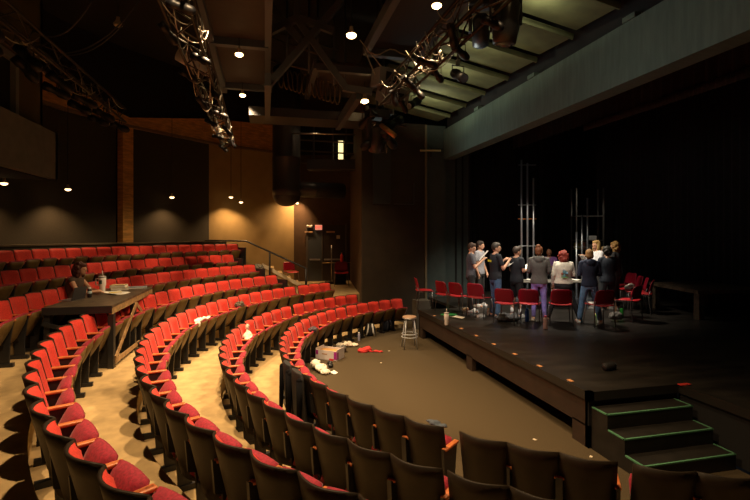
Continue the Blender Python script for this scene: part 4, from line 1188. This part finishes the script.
# ------------------------------------------------------------------ the pit floor
bs = empty('bar_stool', atz(409.5, 348, 0), R(20), 'grey metal stool with a round tan seat on the pit floor', 'stool')
MB().lathe([(.15, .70), (.165, .71), (.165, .735), (.15, .75), (.05, .756)], 20).build('seat', pm('stool_seat', (.42, .27, .18), .5), bs, True)
MB().lathe([(.16, .69), (.168, .695), (.168, .715), (.16, .72)], 20).build('seat_rim', M['alu'], bs, True)
gm = pm('stool_grey', (.5, .53, .58), .4, metal=.15)
for k in range(4):
    c, s_ = math.cos(k * math.pi / 2 + .3), math.sin(k * math.pi / 2 + .3)
    MB().tube([(c * .13, s_ * .13, .70), (c * .22, s_ * .22, 0)], .014).build('leg', gm, bs, True)
for z, r_ in ((.27, .185), (.34, .176)):
    MB().tube([(r_ * math.cos(a), r_ * math.sin(a), z) for a in [k * math.pi / 10 for k in range(21)]], .010, 6).build('foot_ring', gm, bs, True)
q = atz(330, 358, 0)
bx = empty('cardboard_box', q, R(-38), 'open white cardboard box with purple marks on the pit floor', 'box')
L_, W_, H_ = .26, .17, .2
wb = pm('box_white', (.72, .66, .68), .7)
MB().box((-L_, -W_, 0), (L_, W_, .012)).build('bottom_panel', wb, bx)
for a_, b_ in (((-L_, -W_, 0), (L_, -W_ + .01, H_)), ((-L_, W_ - .01, 0), (L_, W_, H_)), ((-L_, -W_, 0), (-L_ + .01, W_, H_ + .03)), ((L_ - .01, -W_, 0), (L_, W_, H_ + .03))):
    MB().box(a_, b_).build('side_panel', wb, bx)
kr = pm('kraft', (.5, .28, .10), .8)
MB().box((-L_ + .02, -W_ + .02, .13), (L_ - .02, W_ - .02, .165)).build('inner_lining', kr, bx)
MB().box((-L_ + .01, -W_ - .002, .10), (-L_ + .07, -W_, .19)).build('purple_mark', pm('mark_purple', (.4, .02, .28)), bx)
MB().box((L_ - .07, -W_ - .002, .03), (L_ - .0, -W_, .19)).build('purple_mark', pm('mark_purple', (0, 0, 0)), bx)
MB().box((L_, -W_ + .02, .03), (L_ + .002, -W_ + .08, .17)).build('purple_mark', pm('mark_purple', (0, 0, 0)), bx)
MB().box((-.1, -W_ - .002, .11), (.03, -W_, .135)).build('printed_mark', pm('mark_brown', (.5, .3, .2)), bx)
MB().box((.08, -W_ - .003, 0), (.19, -W_, .04)).build('printed_mark', pm('mark_red', (.6, .04, .04)), bx)
lump('red_cloth', atz(368, 352, 0), [((-.12, 0, .03), (.13, .10, .06)), ((-.02, .05, .05), (.11, .08, .06)), ((-.05, .1, .03), (.12, .07, .05)), ((.14, -.02, .015), (.14, .03, .02)), ((.27, -.03, .015), (.08, .03, .02))], pm('cloth_red', (.62, .035, .035), .85), 'crumpled red cloth lying on the open pit floor', 'cloth', .014, rz=-.2)
lump('white_garment', atz(348, 347, 0), [((-.15, 0, .05), (.16, .1, .05)), ((.1, .02, .04), (.18, .07, .04)), ((0, .05, .08), (.12, .08, .04))], M['cloth'], 'white garment behind the white box and beside the red cloth', 'cloth', .014)
lump('dark_bag', atz(341, 352, 0), [((0, 0, .07), (.14, .11, .08)), ((.06, .03, .1), (.07, .06, .05))], pm('bag_mixed', (.10, .09, .085), .8, noise=.6, scale=14), 'small mottled grey bag against the white box', 'bag', .014)
lump('white_garment', atz(321, 371, 0), [((-.1, .12, .12), (.09, .12, .07)), ((0, -.05, .08), (.12, .16, .06)), ((.05, -.2, .04), (.1, .12, .04)), ((-.05, .25, .1), (.06, .08, .06))], M['cloth'], 'white garment spilling on the floor in front of the white box', 'cloth', .014)
lump('black_shoe', atz(330, 366, 0), [((0, 0, .05), (.05, .12, .05)), ((0, -.08, .04), (.045, .09, .04))], M['black'], 'black shoe between the white box and the white garment', 'shoe', .012)
script_paper(atz(333, 373, 0), .3, 0, 'small white card on the pit floor by the white garment', .12, .18)


def backpack(loc, rz, lab, col, strap):
    t = empty('backpack', loc, rz, lab, 'backpack')
    mb = MB()
    mb.ball((0, 0, .17), (.15, .10, .18), 14, 10); mb.ball((0, .03, .10), (.16, .11, .10), 12, 8)
    remeshed(mb, 'bag_body', pm('bp%d' % int(col[2] * 1000), col, .8), .016, t)
    for x in (-1, 1):
        MB().tube([(x * .05, -.08, .33), (x * .06, -.13, .25), (x * .075, -.14, .14), (x * .11, -.13, .03)], [.018, .022, .022, .014], 8).build('strap', strap, t, True)
    return t


backpack(atz(370, 336, 0), R(-8), 'black backpack with two white straps leaning on the front row', (.02, .02, .022), M['white'])
backpack(atz(386, 331, 0), R(30), 'navy bag slumped near the end of the front row', (.012, .02, .045), pm('strap_navy', (.03, .04, .07)))
bottle('water_bottle', atz(359, 341, 0), .03, .22, pm('bottle_clear', (.35, .35, .5), .3), pm('cap_white', (.7, .7, .7)), 'slim pale water bottle beside the backpack with white straps')
for i, (px, py) in enumerate(((389, 351), (381, 363), (535, 440), (527, 451), (591, 457))):
    q = atz(px, py, 0); tag(MB().prism([(-.025, -.012), (.02, -.018), (.03, .012), (-.012, .018)], 0.001, .008).build('paper_scrap', (M['cream'], kr)[i in (3,)], loc=q, rot=(0, 0, i)),
                           'tiny scrap of paper on the pit floor, %s' % ('level with the red cloth', 'in front of the red cloth', 'white sliver near the stage front', 'tan one just beyond the front row backs', 'beside the steps')[i], 'litter')

# ------------------------------------------------------------------ things left on the seats
def seat_at(row, px, far=True):
    best = None
    for (r_, k), (p, ang) in SEATPOS.items():
        if r_ != row: continue
        d = p.x * fw[0] + p.y * fw[1]
        if d < .5: continue
        x = CX + F * (p.x * rt[0] + p.y * rt[1]) / d
        if (p.x * -math.sin(R(142)) + 0) is None: continue
        isfar = ang < 180
        if isfar != far: continue
        if best is None or abs(x - px) < best[0]: best = (abs(x - px), p, ang)
    return best[1], best[2]


def seat_pt(row, px, off, far=True, x=0):
    p, ang = seat_at(row, px, far); rz = R(ang + 90)
    return Matrix.Rotation(rz, 3, 'Z') @ Vector((x, off[0], off[1])) + p, rz


q, rz = seat_pt('C', 186, (.33, .62))
lump('white_sheet', q, [((-.22, 0, .02), (.14, .05, .025)), ((0, 0, .05), (.16, .05, .025)), ((.2, .0, .06), (.14, .06, .03)), ((.3, .02, .0), (.05, .05, .06))], M['paper'], 'crumpled white sheet draped over the third row seats', 'cloth', .012, rz=rz)
q, rz = seat_pt('B', 240, (.20, .62))
lump('white_shirt', q, [((0, 0, .02), (.13, .09, .08)), ((-.05, -.02, .12), (.04, .03, .14)), ((.08, .04, -.02), (.12, .08, .05))], M['cloth'], 'white shirt tossed on a second row seat at its far curve', 'cloth', .014, rz=rz)
q, rz = seat_pt('C', 228, (.28, .62))
lump('fuzzy_hat', q, [((0, 0, .05), (.13, .11, .08)), ((-.15, 0, .0), (.12, .05, .03))], pm('fuzzy', (.10, .08, .06), .9, noise=.8, scale=40), 'brown fuzzy hat on a seat of the third row', 'hat', .014, rz=rz)
lump('patterned_bag', at(257.5, 267, 14.9) - Vector((0, 0, .15)), [((0, 0, .1), (.2, .13, .15)), ((.1, 0, .1), (.12, .1, .12))], pm('patt', (.16, .14, .11), .9, noise=.9, scale=25), 'mottled grey bag perched at the aisle end of the fifth row', 'bag', .02)
q, rz = seat_pt('A', 300, (.28, .60), x=.0)
lump('dark_bag', q, [((0, 0, .04), (.14, .1, .06)), ((.1, .05, .05), (.08, .06, .05))], pm('bagm2', (.06, .045, .06), .9, noise=.7, scale=30), 'small dark bag resting on front row seats past the white box', 'bag', .014, rz=rz)
# jackets over the backs of the front row
for i, (px, lab, c) in enumerate(((288, 'black jacket hanging over a front row seat back at the curve', (.008, .008, .010)), (297, 'charcoal jacket hanging over the front row seat next to the black jacket', (.013, .012, .012)))):
    p, ang = seat_at('A', px, False if i else False)
    rz = R(ang + 90); t = empty('jacket', p, rz, lab, 'jacket')
    jm = pm('jacket%d' % i, c, .8)
    mb = MB(); mb.loft([(0, -.01 + .12 * (1 - z / .87) * .6, z, w_, dd_) for z, w_, dd_ in ((.10, .20, .05), (.3, .21, .06), (.6, .215, .055), (.8, .205, .05), (.87, .17, .04))], 16)
    remeshed(mb, 'jacket_body', jm, .014, t)
    for x in (-1, 1):
        MB().capsule((x * .17, -.04, .78), (x * .20, -.05, .2), .04, .03).build('sleeve', pm('sleeve_black', (.004, .004, .005), .95, spec=.1), t, True)
q, rz = seat_pt('A', 425, (.36, .72), False)
lump('folded_jeans', q, [((0, 0, .0), (.13, .05, .02)), ((-.07, .01, .01), (.06, .05, .02))], pm('denim', (.06, .08, .11), .9), 'folded dark denim garment on the front row seat before the gap', 'cloth', .012, rz=rz)
q = atz(213, 352, .1)
tag(MB().prism([(-.12, -.09), (.1, -.1), (.14, .07), (-.05, .1)], .002, .012).build('paper_sheet', M['paper'], loc=q), 'white paper sheet on the tan floor beside the second row', 'paper')

# ------------------------------------------------------------------ production table over the fourth row
TZ = 1.59; FD = FZ['D']
pt_ = empty('production_table', (-2.74, 8.9, FD), 0, 'high dark board table bridging the fourth row of seats, with plywood bracing', 'table')
tt = TZ - FD
MB().box((-.42, -1.27, tt - .04), (.50, 1.27, tt), bev=.006).build('tabletop', M['plydark'], pt_)
MB().box((.46, -1.27, tt - .13), (.50, 1.27, tt - .04)).build('apron', M['edgewood'], pt_)
MB().box((-.42, -1.29, tt - .11), (.50, -1.25, tt - .002)).build('apron', M['black'], pt_)
for y in (-1.22, -.05, 1.2):
    MB().box((.44, y - .05, 0), (.52, y + .05, tt - .13)).build('leg', M['black'], pt_)
for y in (-1.2, 1.2):
    MB().box((-.41, y - .05, .27), (-.33, y + .05, tt - .04)).build('leg', M['black'], pt_)
for a_, b_ in (((.53, -1.2, .15), (.53, -.05, .80)), ((.53, -.05, .80), (.53, 1.2, .12)), ((.53, -1.2, .10), (.53, 1.25, .07))):
    mb = MB(); beam(mb, a_, b_, .02, .07); mb.build('brace', M['edgewood'], pt_)
mb = MB(); beam(mb, (-.42, -1.27, .72), (.40, -1.27, .45), .03, .06); mb.build('brace', M['black'], pt_)


def on_table(px, py): return atz(px, py, TZ)


# person working at it
p = Vector((-3.30, 9.15, 0)); p = atz(73, 300, TZ); p = Vector((-3.42, 9.22, FZ['E'] - .42))
person(p, R(-96), 'person with dark brown curly hair in brown sleeveless top leaning on the high table', 1.66, shirt=(.085, .055, .04), sleeve='none', pants=(.02, .02, .03), hair=(.07, .016, .01), hstyle='curlylong', arms='table', seated=True, head_yaw=-4, head_pitch=4, lean=16, wide=1.1)
lp = empty('laptop', on_table(71.5, 300) , R(200), 'dark laptop open on the high table in front of the seated person', 'laptop')
MB().box((-.16, -.11, 0), (.16, .11, .014), bev=.003).build('keyboard_base', M['alu'], lp)
mt = Matrix.Translation((0, .11, .012)) @ Matrix.Rotation(R(-12), 4, 'X')
MB().box((-.16, 0, 0), (.16, .008, .21), mt, bev=.003).build('screen_lid', pm('lid_dark', (.03, .03, .035), .35), lp)
lp.rotation_euler.z = R(-105)
bt2 = bottle('cola_bottle', on_table(89.5, 297.5), .034, .17, pm('cola_dark', (.015, .012, .015), .2), M['white'], 'small dark bottle with a white band next to the laptop')
MB().lathe([(.0345, .07), (.0348, .072), (.0348, .11), (.0345, .112)], 16).build('band', pm('band_blue', (.45, .6, .65)), bt2, True)
tumbler(on_table(102.3, 293), 'big white tumbler with handle and straw on the high table', 1.3, True, -YAW)


def book(px, py, rz, w_, d_, h_, m, lab, z=0):
    t = empty('book', on_table(px, py) + Vector((0, 0, z)), rz, lab, 'book')
    MB().box((-w_ / 2 + .004, -d_ / 2 + .004, .004), (w_ / 2 - .004, d_ / 2 - .004, h_ - .004)).build('page_block', M['paper'], t)
    MB().box((-w_ / 2, -d_ / 2, 0), (w_ / 2, d_ / 2, .004)).build('cover', m, t); MB().box((-w_ / 2, -d_ / 2, h_ - .004), (w_ / 2, d_ / 2, h_)).build('cover', m, t)
    MB().box((-w_ / 2, -d_ / 2, .004), (-w_ / 2 + .004, d_ / 2, h_ - .004)).build('spine', m, t)
    return t


bwm = pm('book_cream', (.6, .5, .3), .7)
book(119.5, 289.5, .3, .30, .24, .045, bwm, 'thick cream book, bottom of the stack on the high table')
book(119, 289.5, .0, .27, .22, .05, pm('book_tan', (.5, .38, .2), .7), 'tan book lying on top of the cream one on the high table', .046)
script_paper(on_table(112, 292.5), .4, 0, 'loose white pages between the tumbler and the books', .3, .3)
script_paper(on_table(118, 294), .9, 0, 'loose white pages with a yellow marker in front of the books', .3, .26)
tag(MB().box((-.1, -.012, 0), (.1, .012, .012), bev=.003).build('marker_pen', pm('yellow_pen', (.8, .6, .05), .5), loc=on_table(115.5, 294.3) + Vector((0, 0, .03)), rot=(0, 0, .5)), 'yellow marker pen on the pages of the high table', 'pen')
book(137.5, 288, .2, .34, .26, .025, pm('book_grey', (.22, .24, .28), .6), 'thin grey magazine at the far end of the high table')
